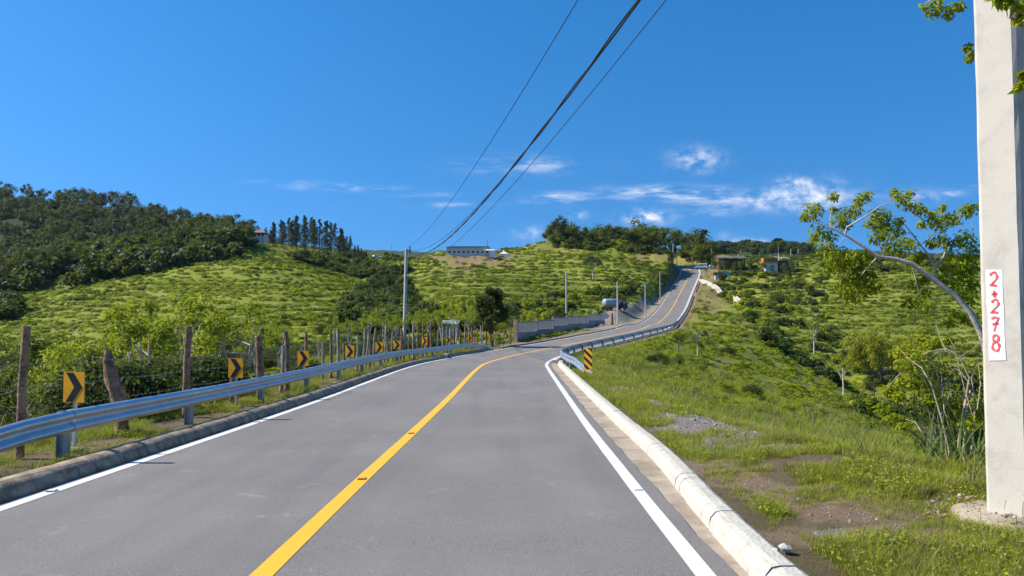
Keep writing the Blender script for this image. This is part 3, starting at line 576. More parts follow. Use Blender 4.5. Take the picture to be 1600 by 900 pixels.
for j, (pb, pt, py, th, kd) in enumerate(FP):
    s_ = s_of_px(pb, -4.92 if pb < 640 else -5.0 - (pb - 640) * .006, 3, 68); q_ = V3(off(s_, -4.92 if pb < 640 else -5.0 - (pb - 640) * .006)); q_.z = gz1(q_.x, q_.y)
    top = P(pt, py, q_.y + random.uniform(-.05, .05)); r = th / 2 / F * q_.y; FQ.append((q_, top)); n_ = 9; pts = []; rr = []
    bend = Vector((random.uniform(-1, 1), random.uniform(-1, 1), 0)) * (.012 if th > 8 else .03) * (top.z - q_.z)
    for i in range(n_ + 1):
        t = i / n_; p = q_.lerp(top, t) + bend * math.sin(t * math.pi * random.uniform(.9, 1.2)); p.z -= .25 * (1 - t) ** 4
        k_ = 1.1 - .22 * t + random.uniform(-.05, .05)
        if kd == 2: k_ = [1.05, .98, .95, 1.0, 1.06, 1.12, 1.06, .96, .80, .42][i] * random.uniform(.93, 1.07); p += Vector((.10 * math.sin(t * 4.5 + .5), 0, 0))
        pts.append(p); rr.append(r * k_)
    mb = MB(); mb.tube(pts, rr, 11, 0, jit=.16 if kd == 2 else .11); lab = None
    if kd == 4:
        d = (pts[-1] - pts[-2]).normalized(); mb.tube([pts[-1], pts[-1] + d * r * .5], [r * .95, r * .9], 9, 1); lab = 'post with a freshly cut orange top'
    if kd == 3: mb.box(pts[-1], (r * 2.4, r * 2, r * 1.5))
    if kd == 2: lab = 'thick dark post with a broken pointed top'
    if j in (14, 15, 21): # forks
        mb.tube([pts[-2], pts[-2] + Vector((.16, .05, .28))], [r * .7, r * .35], 6)
    ob = mb.build('fence_post', [{0: M_WOOD, 1: M_WOODG, 2: M_WOOD, 3: M_WOOD, 4: M_WOOD, 5: M_RUST}[kd], M_CUT], fence, FI)
    if lab: ob['label'] = lab
order = sorted(range(len(FQ)), key=lambda i: FQ[i][0].y); near_ = [FQ[order[0]]] + [FQ[i] for i in order[1:] if True]
start = (V3(off(3, -4.9)), V3(off(3, -4.9)) + Vector((0, 0, 1.7))); start[0].z = gz1(start[0].x, start[0].y)
seq = [start] + near_
for hgt in (.35, .66, .98, 1.3):
    mb = MB(); pts = []
    for (a, at_), (b_, bt) in zip(seq[:-1], seq[1:]):
        fa = min(hgt, (at_.z - a.z) * .95); fb = min(hgt, (bt.z - b_.z) * .95)
        pa = a.lerp(at_, fa / max(.1, at_.z - a.z)); pb = b_.lerp(bt, fb / max(.1, bt.z - b_.z)); L = (pb - pa).length
        for i in range(6): t = i / 6; pts.append(pa.lerp(pb, t) - Vector((0, 0, .012 * L * 4 * t * (1 - t))) + Vector((.03, 0, 0)))
    mb.tube(pts, .0032, 4, sm=False)
    for a_, b_ in zip(pts[:-1], pts[1:]):
        if a_.y > 26: break
        L = (b_ - a_).length; n_ = int(L / .14)
        for k2 in range(n_):
            c = a_.lerp(b_, (k2 + .5) / n_); mb.tube([c + Vector((random.uniform(-.01, .01), -.004, -.016)), c + Vector((random.uniform(-.01, .01), .004, .016))], .0022, 3, sm=False, caps=False)
    ob = mb.build('wire_strand', M_WIRE, fence, FI)
# ------------------------------------------------------------------ utility poles and wires
M_PC = solid('pole_concrete', (.50, .50, .48), .85, scale=2.0, bump=.5, bscale=30, col2=(.40, .40, .385)); M_NEARC = solid('rough_pole_concrete', (.54, .49, .41), .9, scale=3.5, bump=.15, bscale=90, col2=(.40, .36, .30), lo=.45, hi=.75, detail=10); M_DARKM = solid('dark_metal', (.06, .06, .065), .5)
def utility_pole(label, base_, topz, r0, r1, mat=M_PC, fittings=True, lean=0.0, group='concrete utility poles'):
    root = empty('utility_pole', base_, label, 'utility pole', group); H = topz - base_.z
    mb = MB(); mb.tube([Vector((0, 0, -.4)), Vector((lean * H, 0, H))], [r0, r1], 12); mb.build('pole_shaft', mat, root)
    if fittings:
        mb = MB(); x = lean * H
        mb.tube([(x - r1 * 1.5, 0, H - .12), (x + r1 * 3.4, -.05, H - .12)], .035, 6); mb.tube([(x + r1 * 2.4, 0, H - .35), (x + r1 * 2.4, 0, H + .22)], .05, 6)
        mb.tube([(x + r1 * 1.1, 0, H - .75), (x + r1 * 4.5, 0, H - .62)], .03, 6); mb.build('insulator_bracket', M_DARKM, root)
    return root
pbase = GP(631, 58); ptop = P(635, 389, 58); HB = ptop
up = utility_pole('tall grey concrete utility pole standing behind the fence posts', pbase, ptop.z, .165, .115, lean=(ptop.x - pbase.x) / (ptop.z - pbase.z))
coil = MB(); cz = P(637, 431, 58).z - pbase.z; coil.tube([Vector((.26 + .13 * math.cos(t), -.1, cz + .28 * math.sin(t))) for t in np.linspace(0, 2 * math.pi * .97, 20)], .022, 6); coil.build('cable_coil', M_DARKM, up)
# near square pole on the right with painted number
nb = Vector((4.182, 6.2, 0)); nb.z = gz1(4.2, 6.1) - .04; near_pole = empty('numbered_pole', nb, 'thick pale square concrete pole with red numbers at the right edge', 'utility pole')
H = 9.0; rzp = math.radians(-52); mb = MB(); Vp = []; hw0, hw1, ch = .158, .150, .026
lv = np.linspace(-.35, H, 40)
for z in lv:
    t = z / H; w_ = hw0 + (hw1 - hw0) * t; pr_ = [(-w_ + ch, -w_), (w_ - ch, -w_), (w_, -w_ + ch), (w_, w_ - ch), (w_ - ch, w_), (-w_ + ch, w_), (-w_, w_ - ch), (-w_, -w_ + ch)]
    for x, y in pr_:
        v = Matrix.Rotation(rzp, 3, 'Z') @ Vector((x + random.uniform(-.0025, .0025), y + random.uniform(-.0025, .0025), z)); Vp.append(v)
Fp = [(i * 8 + k, i * 8 + (k + 1) % 8, (i + 1) * 8 + (k + 1) % 8, (i + 1) * 8 + k) for i in range(39) for k in range(8)]
mb.add(Vp, Fp); mb.add(Vp[-8:], [tuple(range(8))]); mb.build('pole_shaft', M_NEARC, near_pole)
def face_pt(x, z, out_=.002):
    """point on the pole's camera-side face: x across, z up (world, relative to base)"""
    w_ = hw0 + (hw1 - hw0) * z / H; return Matrix.Rotation(rzp, 3, 'Z') @ Vector((x, -w_ - out_, z))
def pole_xz(px, py):
    r = ray(px, py); R3 = Matrix.Rotation(-rzp, 3, 'Z'); d = R3 @ Vector(r); o_ = R3 @ (EYE - nb); t = (-.156 - o_.y) / d.y; p = o_ + d * t; return p.x, p.z
M_STW = solid('white_paint', (.74, .68, .66), .7, scale=8, col2=(.72, .70, .68)); M_STR = solid('red_paint', (.62, .03, .035), .6, scale=20, col2=(.75, .12, .12)); M_BLUE = solid('blue_paint', (.01, .12, .33), .6)
def strip(path, w_, z_off, name, mat):
    mb = MB(); pts = [Vector((*pole_xz(*p), 0)) for p in path]; V = []; n_ = len(pts)
    for i, p in enumerate(pts):
        d = (pts[min(i + 1, n_ - 1)] - pts[max(0, i - 1)]); d.z = 0; d = Vector((d.x, d.y, 0)).normalized(); a = Vector((-d.y, d.x, 0)) * w_ * (.85 + .3 * math.sin(i * 1.3))
        for sg in (1, -1): x, z = p.x + a.x * sg, p.y + a.y * sg; V.append(face_pt(x, z, z_off))
    mb.add(V, [(2 * i, 2 * i + 1, 2 * i + 3, 2 * i + 2) for i in range(n_ - 1)]); return mb.build(name, mat, near_pole)
c4 = [(1539.5, 421), (1566.5, 421.5), (1572, 563), (1546, 563.5)]; mb = MB(); NN = 14; Vv = []
for i in range(NN + 1):
    t = i / NN
    for a_, b_ in ((c4[0], c4[3]), (c4[1], c4[2])):
        x, z = pole_xz(a_[0] + (b_[0] - a_[0]) * t + random.uniform(-.7, .7), a_[1] + (b_[1] - a_[1]) * t); Vv.append(face_pt(x, z, .0035))
mb.add(Vv, [(2 * i, 2 * i + 2, 2 * i + 3, 2 * i + 1) for i in range(NN)]); mb.build('white_patch', M_STW, near_pole)
def arc(cx, cy, rx, ry, a0, a1, n_=14): return [(cx + rx * math.cos(math.radians(a)), cy - ry * math.sin(math.radians(a))) for a in np.linspace(a0, a1, n_)]
digit = {'2a': arc(1553, 432, 5.2, 6.5, 170, -40) + [(1552, 442), (1547.5, 446.5), (1552, 445.5), (1558, 447)], '+h': [(1549.5, 460), (1558.5, 459)], '+v': [(1553.5, 454.5), (1554.5, 464.5)],
         '2b': arc(1555.5, 474, 5, 6, 170, -40) + [(1553, 484), (1549, 489), (1554, 487.5), (1560, 489)], '7': [(1549.5, 498), (1554, 496), (1560.5, 496.5), (1557, 506), (1553.5, 518)], '7b': [(1551, 507), (1560.5, 505)],
         '8a': arc(1556.5, 528.5, 4.3, 5.2, 0, 360, 18), '8b': arc(1556.5, 541.5, 5.4, 7, 0, 360, 20)}
for k_, path in digit.items(): strip(path, .0095, .0065, 'painted_digit', M_STR)
v_ = [Matrix.Rotation(rzp, 3, 'Z') @ Vector((hw0 + .003, y, z)) for y, z in ((-.06, 2.02), (.03, 2.02), (.03, 2.22), (-.06, 2.22))]
mb = MB(); mb.add(v_, [(0, 1, 2, 3)]); mb.build('blue_mark', M_BLUE, near_pole)
# concrete foundation
mb = MB(); mb.lathe((0, 0, 0), [(.46, -.32), (.48, .03), (.46, .10), (.38, .12), (.05, .125)], 26); ob = mb.build('foundation', M_GUT, near_pole)
for v in ob.data.vertices:
    if v.co.xy.length > .2: v.co.x += random.uniform(-.035, .035); v.co.y += random.uniform(-.035, .035); v.co.z += random.uniform(-.015, .015)
def wire(name, label, a, b_, sag, r, n_=50, strands=1, t0=-.35):
    mb = MB()
    for k in range(strands):
        pts = []
        for i in range(n_ * (3 if strands > 1 else 1) + 1):
            t = t0 + (1 - t0) * i / (n_ * (3 if strands > 1 else 1)); p = a + (b_ - a) * t - Vector((0, 0, sag * 4 * t * (1 - t)))
            if strands > 1: an = t * 70 + k * 2 * math.pi / strands; p += Vector((math.cos(an), 0, math.sin(an))) * r * 1.25
            pts.append(p)
        mb.tube(pts, r, 5, caps=False)
    return tag(mb.build(name, M_CABLE), label, 'power line', 'power lines over the road')
M_CABLE = solid('black_cable', (.018, .018, .02), .6)
WA = nb + Vector((-.1, 0, 8.05))
e_ = ptop
wire('overhead_wire', 'thick twisted black cable passing overhead to the far pole', Vector((2.37, 6.6, 6.32)), e_ + Vector((.3, 0, -.35)), 1.37, .015, strands=2)
wire('overhead_wire', 'thin wire running just beside the twisted cable', Vector((3.3, 6.6, 7.6)), e_ + Vector((.25, 0, -.05)), 1.6, .011)
wire('overhead_wire', 'rightmost single wire crossing the sky', Vector((6.76, 6.6, 11.6)), P(676, 407, 62), 1.13, .013)
wire('overhead_wire', 'thin leftmost wire high above the others', Vector((2.53, 6.6, 7.94)), e_ + Vector((0, 0, .1)), 1.0, .009)
wire('overhead_wire', 'cable running on from the far pole to the hill', ptop + Vector((.3, 0, -2.4)), P(700, 408, 150), .6, .03, t0=0)
# ------------------------------------------------------------------ plants
L_HILL = leafmat('hill_grass_leaf', (.52, .54, .024), (.25, .30, .018), .35, c3=(.22, .17, .06))
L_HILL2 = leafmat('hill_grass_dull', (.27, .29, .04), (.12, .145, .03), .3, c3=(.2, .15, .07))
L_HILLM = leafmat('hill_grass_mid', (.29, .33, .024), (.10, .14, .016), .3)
L_NEAR = leafmat('verge_grass_leaf', (.44, .45, .045), (.19, .24, .024), .4, scale=2.0, c3=(.36, .29, .13))
L_DRY = leafmat('dry_grass_leaf', (.34, .27, .14), (.16, .15, .05), .3, scale=2.0)
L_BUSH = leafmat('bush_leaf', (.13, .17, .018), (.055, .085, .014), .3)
L_LIME = leafmat('young_tree_leaf', (.44, .45, .022), (.17, .22, .018), .42, c3=(.30, .28, .03))
L_DARK = leafmat('dark_tree_leaf', (.050, .075, .018), (.022, .038, .012), .25)
L_FOR = leafmat('forest_leaf', (.050, .078, .036), (.012, .026, .018), .25, scale=.05)
L_FOR2 = leafmat('forest_leaf_light', (.095, .125, .034), (.030, .052, .022), .28, scale=.05)
L_GROVE = leafmat('grove_leaf', (.155, .19, .028), (.045, .07, .016), .3, scale=.1)
L_PINE = leafmat('pine_leaf', (.040, .062, .018), (.018, .032, .012), .15)
L_PALM = leafmat('palm_leaf', (.06, .08, .035), (.015, .03, .015), .25)
L_BAMB = leafmat('bamboo_leaf', (.38, .37, .03), (.20, .22, .025), .35)
L_YEL = leafmat('yellow_flower', (.75, .42, .01), (.5, .3, .01), .3)
L_NTREE = leafmat('roadside_tree_leaf', (.56, .56, .02), (.15, .22, .015), .5, scale=3.0, c3=(.42, .30, .03))
L_BLADE = leafmat('broad_blade_leaf', (.16, .21, .05), (.09, .14, .05), .35, scale=3.0)
M_BARK = solid('bark', (.20, .16, .12), .9, scale=6, bump=.8, bscale=25, col2=(.11, .085, .065)); M_PALE = solid('pale_bark', (.58, .51, .42), .85, scale=9, bump=.6, bscale=40, col2=(.38, .33, .27)); M_DBARK = solid('dark_bark', (.09, .075, .06), .9, scale=5, bump=.8, bscale=20)
R = np.random.default_rng(11)
def unit(n, r=R): v = r.normal(size=(n, 3)); return v / np.linalg.norm(v, axis=1, keepdims=True)
def leaf_quads(c, nrm, along, L, Wd):
    """diamond leaves: centre, normal, long direction, length, width -> verts, quads"""
    along = along - nrm * (along * nrm).sum(1, keepdims=True); along /= np.maximum(1e-6, np.linalg.norm(along, axis=1, keepdims=True)); side = np.cross(nrm, along)
    L = np.asarray(L).reshape(-1, 1) * np.ones((len(c), 1)); Wd = np.asarray(Wd).reshape(-1, 1) * np.ones((len(c), 1))
    V = np.stack([c - along * L * .5, c + side * Wd * .5 - along * L * .05 + nrm * L * .06, c + along * L * .5, c - side * Wd * .5 - along * L * .05 + nrm * L * .06], 1)
    return V.reshape(-1, 3), np.arange(len(c) * 4).reshape(-1, 4)
def clump_leaves(centres, rad, n, L, Wd, r=R, droop=.2, flat=.75):
    """n leaves around each centre, facing mostly outward and up"""
    cs = []; ns = []; al = []
    for (c, q) in zip(centres, rad):
        d = unit(n, r); rr = q * r.random(n) ** .45; p = np.array(c) + d * rr[:, None] * np.array([1, 1, flat])
        nn_ = d * .6 + unit(n, r) * .55 + np.array([0, 0, .45]); nn_ /= np.linalg.norm(nn_, axis=1, keepdims=True)
        cs.append(p); ns.append(nn_); al.append(d * .7 + unit(n, r) * .7 + np.array([0, 0, -droop]))
    cs = np.concatenate(cs); k = .7 + .6 * r.random(len(cs)); return leaf_quads(cs, np.concatenate(ns), np.concatenate(al), L * k, Wd * k)
def blades(n, h, spread, w, r, lean=.35, seg=2):
    V = []; Fc = []; 
    for i in range(n):
        a = r.random() * 6.283; rr = spread * math.sqrt(r.random()); bx, by = math.cos(a) * rr, math.sin(a) * rr; H = h * (.5 + .6 * r.random()); la = r.random() * 6.283; ln = lean * H * (.3 + r.random()); ww = w * (.7 + .6 * r.random())
        sx, sy = -math.sin(la) * ww / 2, math.cos(la) * ww / 2; b0 = len(V)
        for s_ in range(seg + 1):
            t = s_ / seg; ox, oy = math.cos(la) * ln * t * t, math.sin(la) * ln * t * t; z = H * (t - .25 * t * t * lean); k = (1 - t * .92)
            V += [(bx + ox - sx * k, by + oy - sy * k, z), (bx + ox + sx * k, by + oy + sy * k, z)]
        for s_ in range(seg): j = b0 + 2 * s_; Fc.append((j, j + 1, j + 3, j + 2))
    return np.array(V), np.array(Fc)
PROTO = bpy.data.collections.new('plant_shapes')
def proto(name, V, Fc, mats, mi=None):
    o = bpy.data.objects.new(name, mesh_np(name, V, Fc, mats, False, mi)); return o
def scatter(name, label, protos, pts, scl, rot, idx, kind='stuff'):
    """ONE object of ground cover: geometry nodes put the small shapes on the points"""
    col_ = bpy.data.collections.new(name + '_shapes')
    for i, p in enumerate(protos): p.name = '%02d_%s' % (i, name); col_.objects.link(p)
    me = bpy.data.meshes.new(name); me.vertices.add(len(pts)); me.vertices.foreach_set('co', np.asarray(pts, np.float32).ravel())
    for nm, typ, dat in (('scl', 'FLOAT_VECTOR', scl), ('rot', 'FLOAT_VECTOR', rot)):
        a = me.attributes.new(nm, typ, 'POINT'); a.data.foreach_set('vector', np.asarray(dat, np.float32).ravel())
    a = me.attributes.new('idx', 'INT', 'POINT'); a.data.foreach_set('value', np.asarray(idx, np.int32)); me.update()
    o = obj_me(name, me); tag(o, label, kind=kind)
    t = bpy.data.node_groups.new(name, 'GeometryNodeTree'); t.interface.new_socket('Geometry', in_out='INPUT', socket_type='NodeSocketGeometry'); t.interface.new_socket('Geometry', in_out='OUTPUT', socket_type='NodeSocketGeometry')
    N = t.nodes.new; gi = N('NodeGroupInput'); go = N('NodeGroupOutput'); ip = N('GeometryNodeInstanceOnPoints'); ci = N('GeometryNodeCollectionInfo'); ci.inputs[0].default_value = col_
    ci.inputs['Separate Children'].default_value = True; ci.inputs['Reset Children'].default_value = True
    def named(nm, dt):
        q = N('GeometryNodeInputNamedAttribute'); q.data_type = dt; q.inputs[0].default_value = nm; return q.outputs[0]
    e2r = N('FunctionNodeEulerToRotation')
    Lk = t.links.new; Lk(gi.outputs[0], ip.inputs['Points']); Lk(ci.outputs[0], ip.inputs['Instance']); ip.inputs['Pick Instance'].default_value = True
    Lk(named('idx', 'INT'), ip.inputs['Instance Index']); Lk(named('rot', 'FLOAT_VECTOR'), e2r.inputs[0]); Lk(e2r.outputs[0], ip.inputs['Rotation']); Lk(named('scl', 'FLOAT_VECTOR'), ip.inputs['Scale']); Lk(ip.outputs[0], go.inputs[0])
    md = o.modifiers.new('scatter', 'NODES'); md.node_group = t; print(name, len(pts)); return o
def pix(x, y, z):
    d = y * CP + (z - 1.7) * SP; return 800 + F * x / d, 450 - F * (-y * SP + (z - 1.7) * CP) / d
def polar_points(n, r0, r1, a0=-38, a1=38, r=R):
    u = np.radians(r.uniform(a0, a1, n)); v = r.uniform(math.log(r0), math.log(r1), n); rr = np.exp(v); return np.sin(u) * rr, np.cos(u) * rr
def rnd_rot(n, r=R, tilt=.12): return np.stack([r.normal(0, tilt, n), r.normal(0, tilt, n), r.uniform(0, 6.283, n)], 1)
def inpoly(px, py, poly):
    px = np.asarray(px); py = np.asarray(py); c = np.zeros(px.shape, bool); n = len(poly)
    for i in range(n):
        (x1, y1), (x2, y2) = poly[i], poly[(i + 1) % n]
        if y1 == y2: continue
        c ^= ((y1 > py) != (y2 > py)) & (px < (x2 - x1) * (py - y1) / (y2 - y1) + x1)
    return c
def chan(px, py): d_ = 443 + (px - 1094) * (49 / 64.); return (px > 1092) & (px < 1161) & (py > d_ - 3) & (py < d_ + 9)
# ---- hillside grass clumps, thicker along the cattle terraces
r = np.random.default_rng(3); HP = []
def dome(r, n=58, rad=.62, h=.62):
    d = unit(n, r); d[:, 2] = np.abs(d[:, 2]); lump = 1 + .22 * np.sin(d[:, 0] * 5 + r.random() * 6) * np.cos(d[:, 1] * 4 + r.random() * 6); p = d * np.array([rad, rad, h]) * (lump * (.82 + .22 * r.random(n)))[:, None]
    nn_ = d + unit(n, r) * .38 + np.array([0, 0, .1]); nn_ /= np.linalg.norm(nn_, axis=1, keepdims=True); return leaf_quads(p, nn_, unit(n, r) + np.array([0, 0, .5]), .34 * (.7 + .6 * r.random(n)), .17 * (.7 + .6 * r.random(n)))
for k in range(5):
    V, Fc = dome(r); V2, F2 = blades(12, .85, .45, .10, r, .5, 1); HP.append(proto('grass_clump', np.concatenate([V, V2]), np.concatenate([Fc, F2 + len(V)]), [[L_HILL, L_HILLM, L_HILL, L_HILL2, L_HILLM][k]]))
for k in range(3):
    cs = [(r.normal(0, .35), r.normal(0, .35), .25 + .2 * r.random()) for _ in range(4)]; V, Fc = clump_leaves(cs, [.33] * 4, 16, .26, .15, r); HP.append(proto('weed_clump', V, Fc, [L_HILL]))
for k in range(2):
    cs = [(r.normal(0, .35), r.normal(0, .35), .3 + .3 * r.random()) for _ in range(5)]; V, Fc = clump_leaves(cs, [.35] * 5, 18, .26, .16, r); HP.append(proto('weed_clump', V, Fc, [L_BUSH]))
x, y = polar_points(360000, 26, 420); z, s, o = gz(x, y, True)
px, py = pix(x, y, z)
ter = terrace(x, y, z)
patch = fbm(x / 16 + 5, y / 16, 4, N3)
cen = ((px > 640) & (px < 1040) & (py < 500)) | (px > 1150); pt2 = fbm(x / 7 + 9, y / 7, 3, N1)
keep = ((ter < .42 + .5 * (patch - .45)) & (R.random(len(x)) < np.where(cen, .95, np.where((px > 900) & (y < 125), .55, np.where(px > 900, .85, .70))) * np.clip((pt2 - .25) * 4, .35, 1))) | (R.random(len(x)) < .03)
ao = np.abs(o); keep &= ~((ao < 5.4) & (y > 20)); keep &= ~lotmask(x, y, s, o); keep &= ~((o < 0) & (o > -5.6) & (s > 55) & (s < 235)); keep &= ~(chan(px, py) & (y > 170) & (y < 250)); keep &= ~((ao < 4.6)); keep &= ~((o > 0) & (o < 6.0) & (y < 45))
bm = np.zeros(len(x))
for bx, by, hw, hh, st in BARE:
    d = np.hypot((px - bx) / hw, (py - by) / hh) + (fbm(x / 3, y / 3, 3, N2) - .46) * 1.6; bm = np.maximum(bm, st * (1 - smooth((d - .6) / .5)))
keep &= R.random(len(x)) > bm * .93
keep &= visible(x, y, .6, .006)
x, y, z, ter, patch = x[keep], y[keep], z[keep], ter[keep], patch[keep]; rr = np.hypot(x, y)
sc = (.55 + .8 * R.random(len(x)) ** 1.5) * np.clip(.60 + rr / 260, .65, 1.6); big = patch > .56
pxk, pyk = pix(x, y, z); rv = R.random(len(x))
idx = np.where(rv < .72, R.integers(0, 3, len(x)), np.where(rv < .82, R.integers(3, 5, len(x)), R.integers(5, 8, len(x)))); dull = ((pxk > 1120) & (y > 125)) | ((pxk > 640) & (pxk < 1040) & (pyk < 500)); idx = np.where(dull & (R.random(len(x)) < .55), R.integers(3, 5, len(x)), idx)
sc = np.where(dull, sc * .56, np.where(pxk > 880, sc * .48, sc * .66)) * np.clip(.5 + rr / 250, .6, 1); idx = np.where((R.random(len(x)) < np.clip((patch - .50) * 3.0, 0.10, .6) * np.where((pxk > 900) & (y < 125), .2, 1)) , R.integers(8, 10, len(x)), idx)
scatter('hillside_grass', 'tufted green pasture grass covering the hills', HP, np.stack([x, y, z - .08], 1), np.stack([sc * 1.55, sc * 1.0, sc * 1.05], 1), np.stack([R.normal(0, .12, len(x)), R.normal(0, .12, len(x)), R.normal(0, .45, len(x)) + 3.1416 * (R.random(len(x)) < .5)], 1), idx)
# ---- bushes that fill gullies and hedges
r = np.random.default_rng(5); BP = []
def bush_shape(seed, mat, n=12, per=34, size=.30, wd=.18, up=1.0):
    r = np.random.default_rng(seed); cs = []; ra = []
    for _ in range(n): d = unit(1, r)[0]; d[2] = abs(d[2]) * up; cs.append(d * np.array([.85, .85, .9]) * (.55 + .45 * r.random()) + np.array([0, 0, .35])); ra.append(.34 + .2 * r.random())
    return clump_leaves(cs, ra, per, size, wd, r)
for k in range(4): V, Fc = bush_shape(40 + k, None); BP.append(proto('bush', V, Fc, [[L_BUSH, L_BUSH, L_DARK, L_FOR2][k]]))
for k in range(3): V, Fc = bush_shape(50 + k, None); BP.append(proto('bush', V, Fc, [[L_LIME, L_FOR2, L_HILL][k]]))
for k in range(3): V, Fc = bush_shape(56 + k, None, 16, 130, .11, .06); BP.append(proto('bush', V, Fc, [[L_BUSH, L_DARK, L_LIME][k]]))
BZ = [  # polygons in the picture where shrubs grow: (poly, Y range, n, size, (idx low, idx high))
 ([(0, 520), (60, 500), (120, 520), (170, 560), (250, 575), (330, 600), (330, 660), (0, 690)], 15, 95, 800, 1.05, (8, 9)),
 ([(330, 520), (450, 505), (540, 495), (640, 480), (700, 500), (700, 560), (560, 585), (420, 600), (330, 620)], 28, 110, 460, .9, (8, 9)),
 ([(545, 470), (600, 420), (640, 425), (640, 500), (700, 500), (700, 520), (520, 520)], 90, 260, 620, 2.4, (0, 4)),
 ([(440, 400), (560, 400), (620, 425), (590, 450), (520, 430), (450, 410)], 235, 420, 420, 2.3, (0, 4)),
 ([(0, 470), (20, 465), (20, 500), (0, 510)], 120, 230, 12, 3.2, (2, 3)),
 ([(700, 500), (780, 480), (1000, 440), (1040, 430), (1020, 462), (960, 490), (940, 505), (800, 515), (700, 520)], 72, 205, 360, 1.5, (0, 7)),
 ([(860, 372), (930, 350), (1100, 370), (1110, 405), (1040, 405), (980, 395), (860, 388)], 255, 330, 260, 2.6, (0, 5)),
 ([(1120, 430), (1160, 425), (1250, 440), (1290, 430), (1310, 500), (1240, 540), (1180, 510), (1120, 470)], 150, 290, 130, 1.7, (0, 7)),
 ([(1120, 418), (1190, 418), (1195, 424), (1240, 424), (1290, 425), (1240, 440), (1130, 432)], 230, 278, 70, 1.3, (0, 6)),
 ([(1190, 505), (1215, 520), (1300, 590), (1340, 640), (1310, 640), (1250, 585), (1190, 535)], 100, 175, 90, 1.5, (0, 4)),
 ([(1330, 600), (1530, 590), (1530, 680), (1340, 660)], 60, 130, 50, 1.3, (0, 6)),
 ([(1270, 400), (1530, 400), (1530, 425), (1290, 428)], 240, 340, 150, 2.4, (0, 5)),
 ([(1230, 520), (1300, 500), (1420, 560), (1420, 620), (1330, 600)], 95, 170, 40, 1.3, (0, 6)),
 ([(940, 540), (1000, 520), (1100, 500), (1150, 560), (1200, 610), (1250, 660), (1100, 600), (1010, 570)], 40, 120, 26, .8, (7, 10)),
 ([(1060, 420), (1060, 450), (1040, 465), (1020, 440), (1035, 410)], 190, 260, 50, 1.3, (4, 7)),
 ([(560, 395), (690, 398), (690, 410), (560, 412)], 360, 440, 40, 2.5, (0, 4)),
]
bx, by, bs, bi = [], [], [], []
for poly, y0, y1, n, size, (i0, i1) in BZ:
    xs = [p[0] for p in poly]; got = 0; a0 = math.degrees(math.atan((min(xs) - 800) / F)); a1 = math.degrees(math.atan((max(xs) - 800) / F))
    X, Y = polar_points(n * 12, y0, y1 * 1.1, a0, a1); z, s, o = gz(X, Y, True); X2, Y2 = pix(X, Y, z)
    k = inpoly(X2, Y2, poly) & (Y > y0) & (Y < y1) & (np.abs(o) > 6.5) & ~lotmask(X, Y, s, o + 2.5) & ~(chan(X2, Y2 - 8) & (Y > 160)) & ~(chan(X2, Y2) & (Y > 160)) & visible(X, Y, 2.5, .01)
    cl_ = fbm(X / 6, Y / 6, 3, N3) > .36; k &= cl_
    X, Y = X[k][:n], Y[k][:n]; bx.append(X); by.append(Y); bs.append(size * R.uniform(.45, 1.15, len(X))); bi.append(R.integers(i0, i1, len(X)))
bx, by, bs, bi = map(np.concatenate, (bx, by, bs, bi)); z = gz(bx, by)
scatter('undergrowth', 'dense green shrubs filling the gullies and hill flanks', BP, np.stack([bx, by, z - .2 * bs], 1), np.stack([bs, bs, bs * R.uniform(.7, 1.05, len(bs))], 1), rnd_rot(len(bx)), bi)
# ---- verge grass near the camera
r = np.random.default_rng(9); GPR = []
for k in range(4): V, Fc = blades(26, .16, .10, .0075, r, .8, 2); GPR.append(proto('tuft', V, Fc, [L_NEAR]))
for k in range(2): V, Fc = blades(20, .20, .11, .007, r, .9, 2); GPR.append(proto('tuft', V, Fc, [L_DRY]))
for k in range(3): V, Fc = blades(34, .26, .15, .011, r, .8, 3); GPR.append(proto('tuft', V, Fc, [L_NEAR]))
for k in range(2):
    cs = [(r.normal(0, .06), r.normal(0, .06), .05 + .05 * r.random()) for _ in range(5)]; V, Fc = clump_leaves(cs, [.07] * 5, 12, .034, .016, r); GPR.append(proto('herb', V, Fc, [L_NEAR]))
for k in range(2): V, Fc = blades(22, .5, .2, .016, r, .9, 3); GPR.append(proto('cane', V, Fc, [L_BLADE if k else L_DRY]))
def verge(n, r0, r1, a0, a1):
    x, y = polar_points(n, r0, r1, a0, a1); z, s, o = gz(x, y, True); gr, di = cover(x, y); ln = fbm(x * 1.1, y * 1.1, 4, N2); rr = np.hypot(x, y)
    k = ((o > 4.17) | (o < -3.95)) & (R.random(n) > np.clip(gr * .88 + di * .60, 0, .985)) & (ln > .31 + .12 * (o < -3.9) * (o > -5.2)) & visible(x, y, .3, .02)
    x, y, z, o, ln, di, gr, rr = [v[k] for v in (x, y, z, o, ln, di, gr, rr)]; m = len(x); rv = R.random(m)
    wild = smooth((np.where(o > 0, o - 5.6, -o - 5.4)) / 1.6)
    # height grows away from the kerb
    idx = np.where(rv < .70, R.integers(0, 4, m), np.where(rv < .93, R.integers(4, 6, m), R.integers(9, 11, m)))
    idx = np.where(R.random(m) < wild * .26, R.integers(6, 9, m), idx); idx = np.where(R.random(m) < wild * .025, R.integers(11, 13, m), idx)
    sc = (.55 + .6 * R.random(m)) * (.75 + .5 * np.clip((ln - .35) * 3, 0, 1)) * np.clip(.85 + rr / 40, .9, 2.2) * (1 - .35 * (di > .3))
    return x, y, z, sc, idx
parts = [verge(42000, 4.6, 34, 4, 37), verge(19000, 5.5, 34, -38, -14), verge(9000, 20, 60, 0, 37), verge(7000, 20, 62, -16, 0)]
x, y, z, sc, idx = [np.concatenate([p[i] for p in parts]) for i in range(5)]
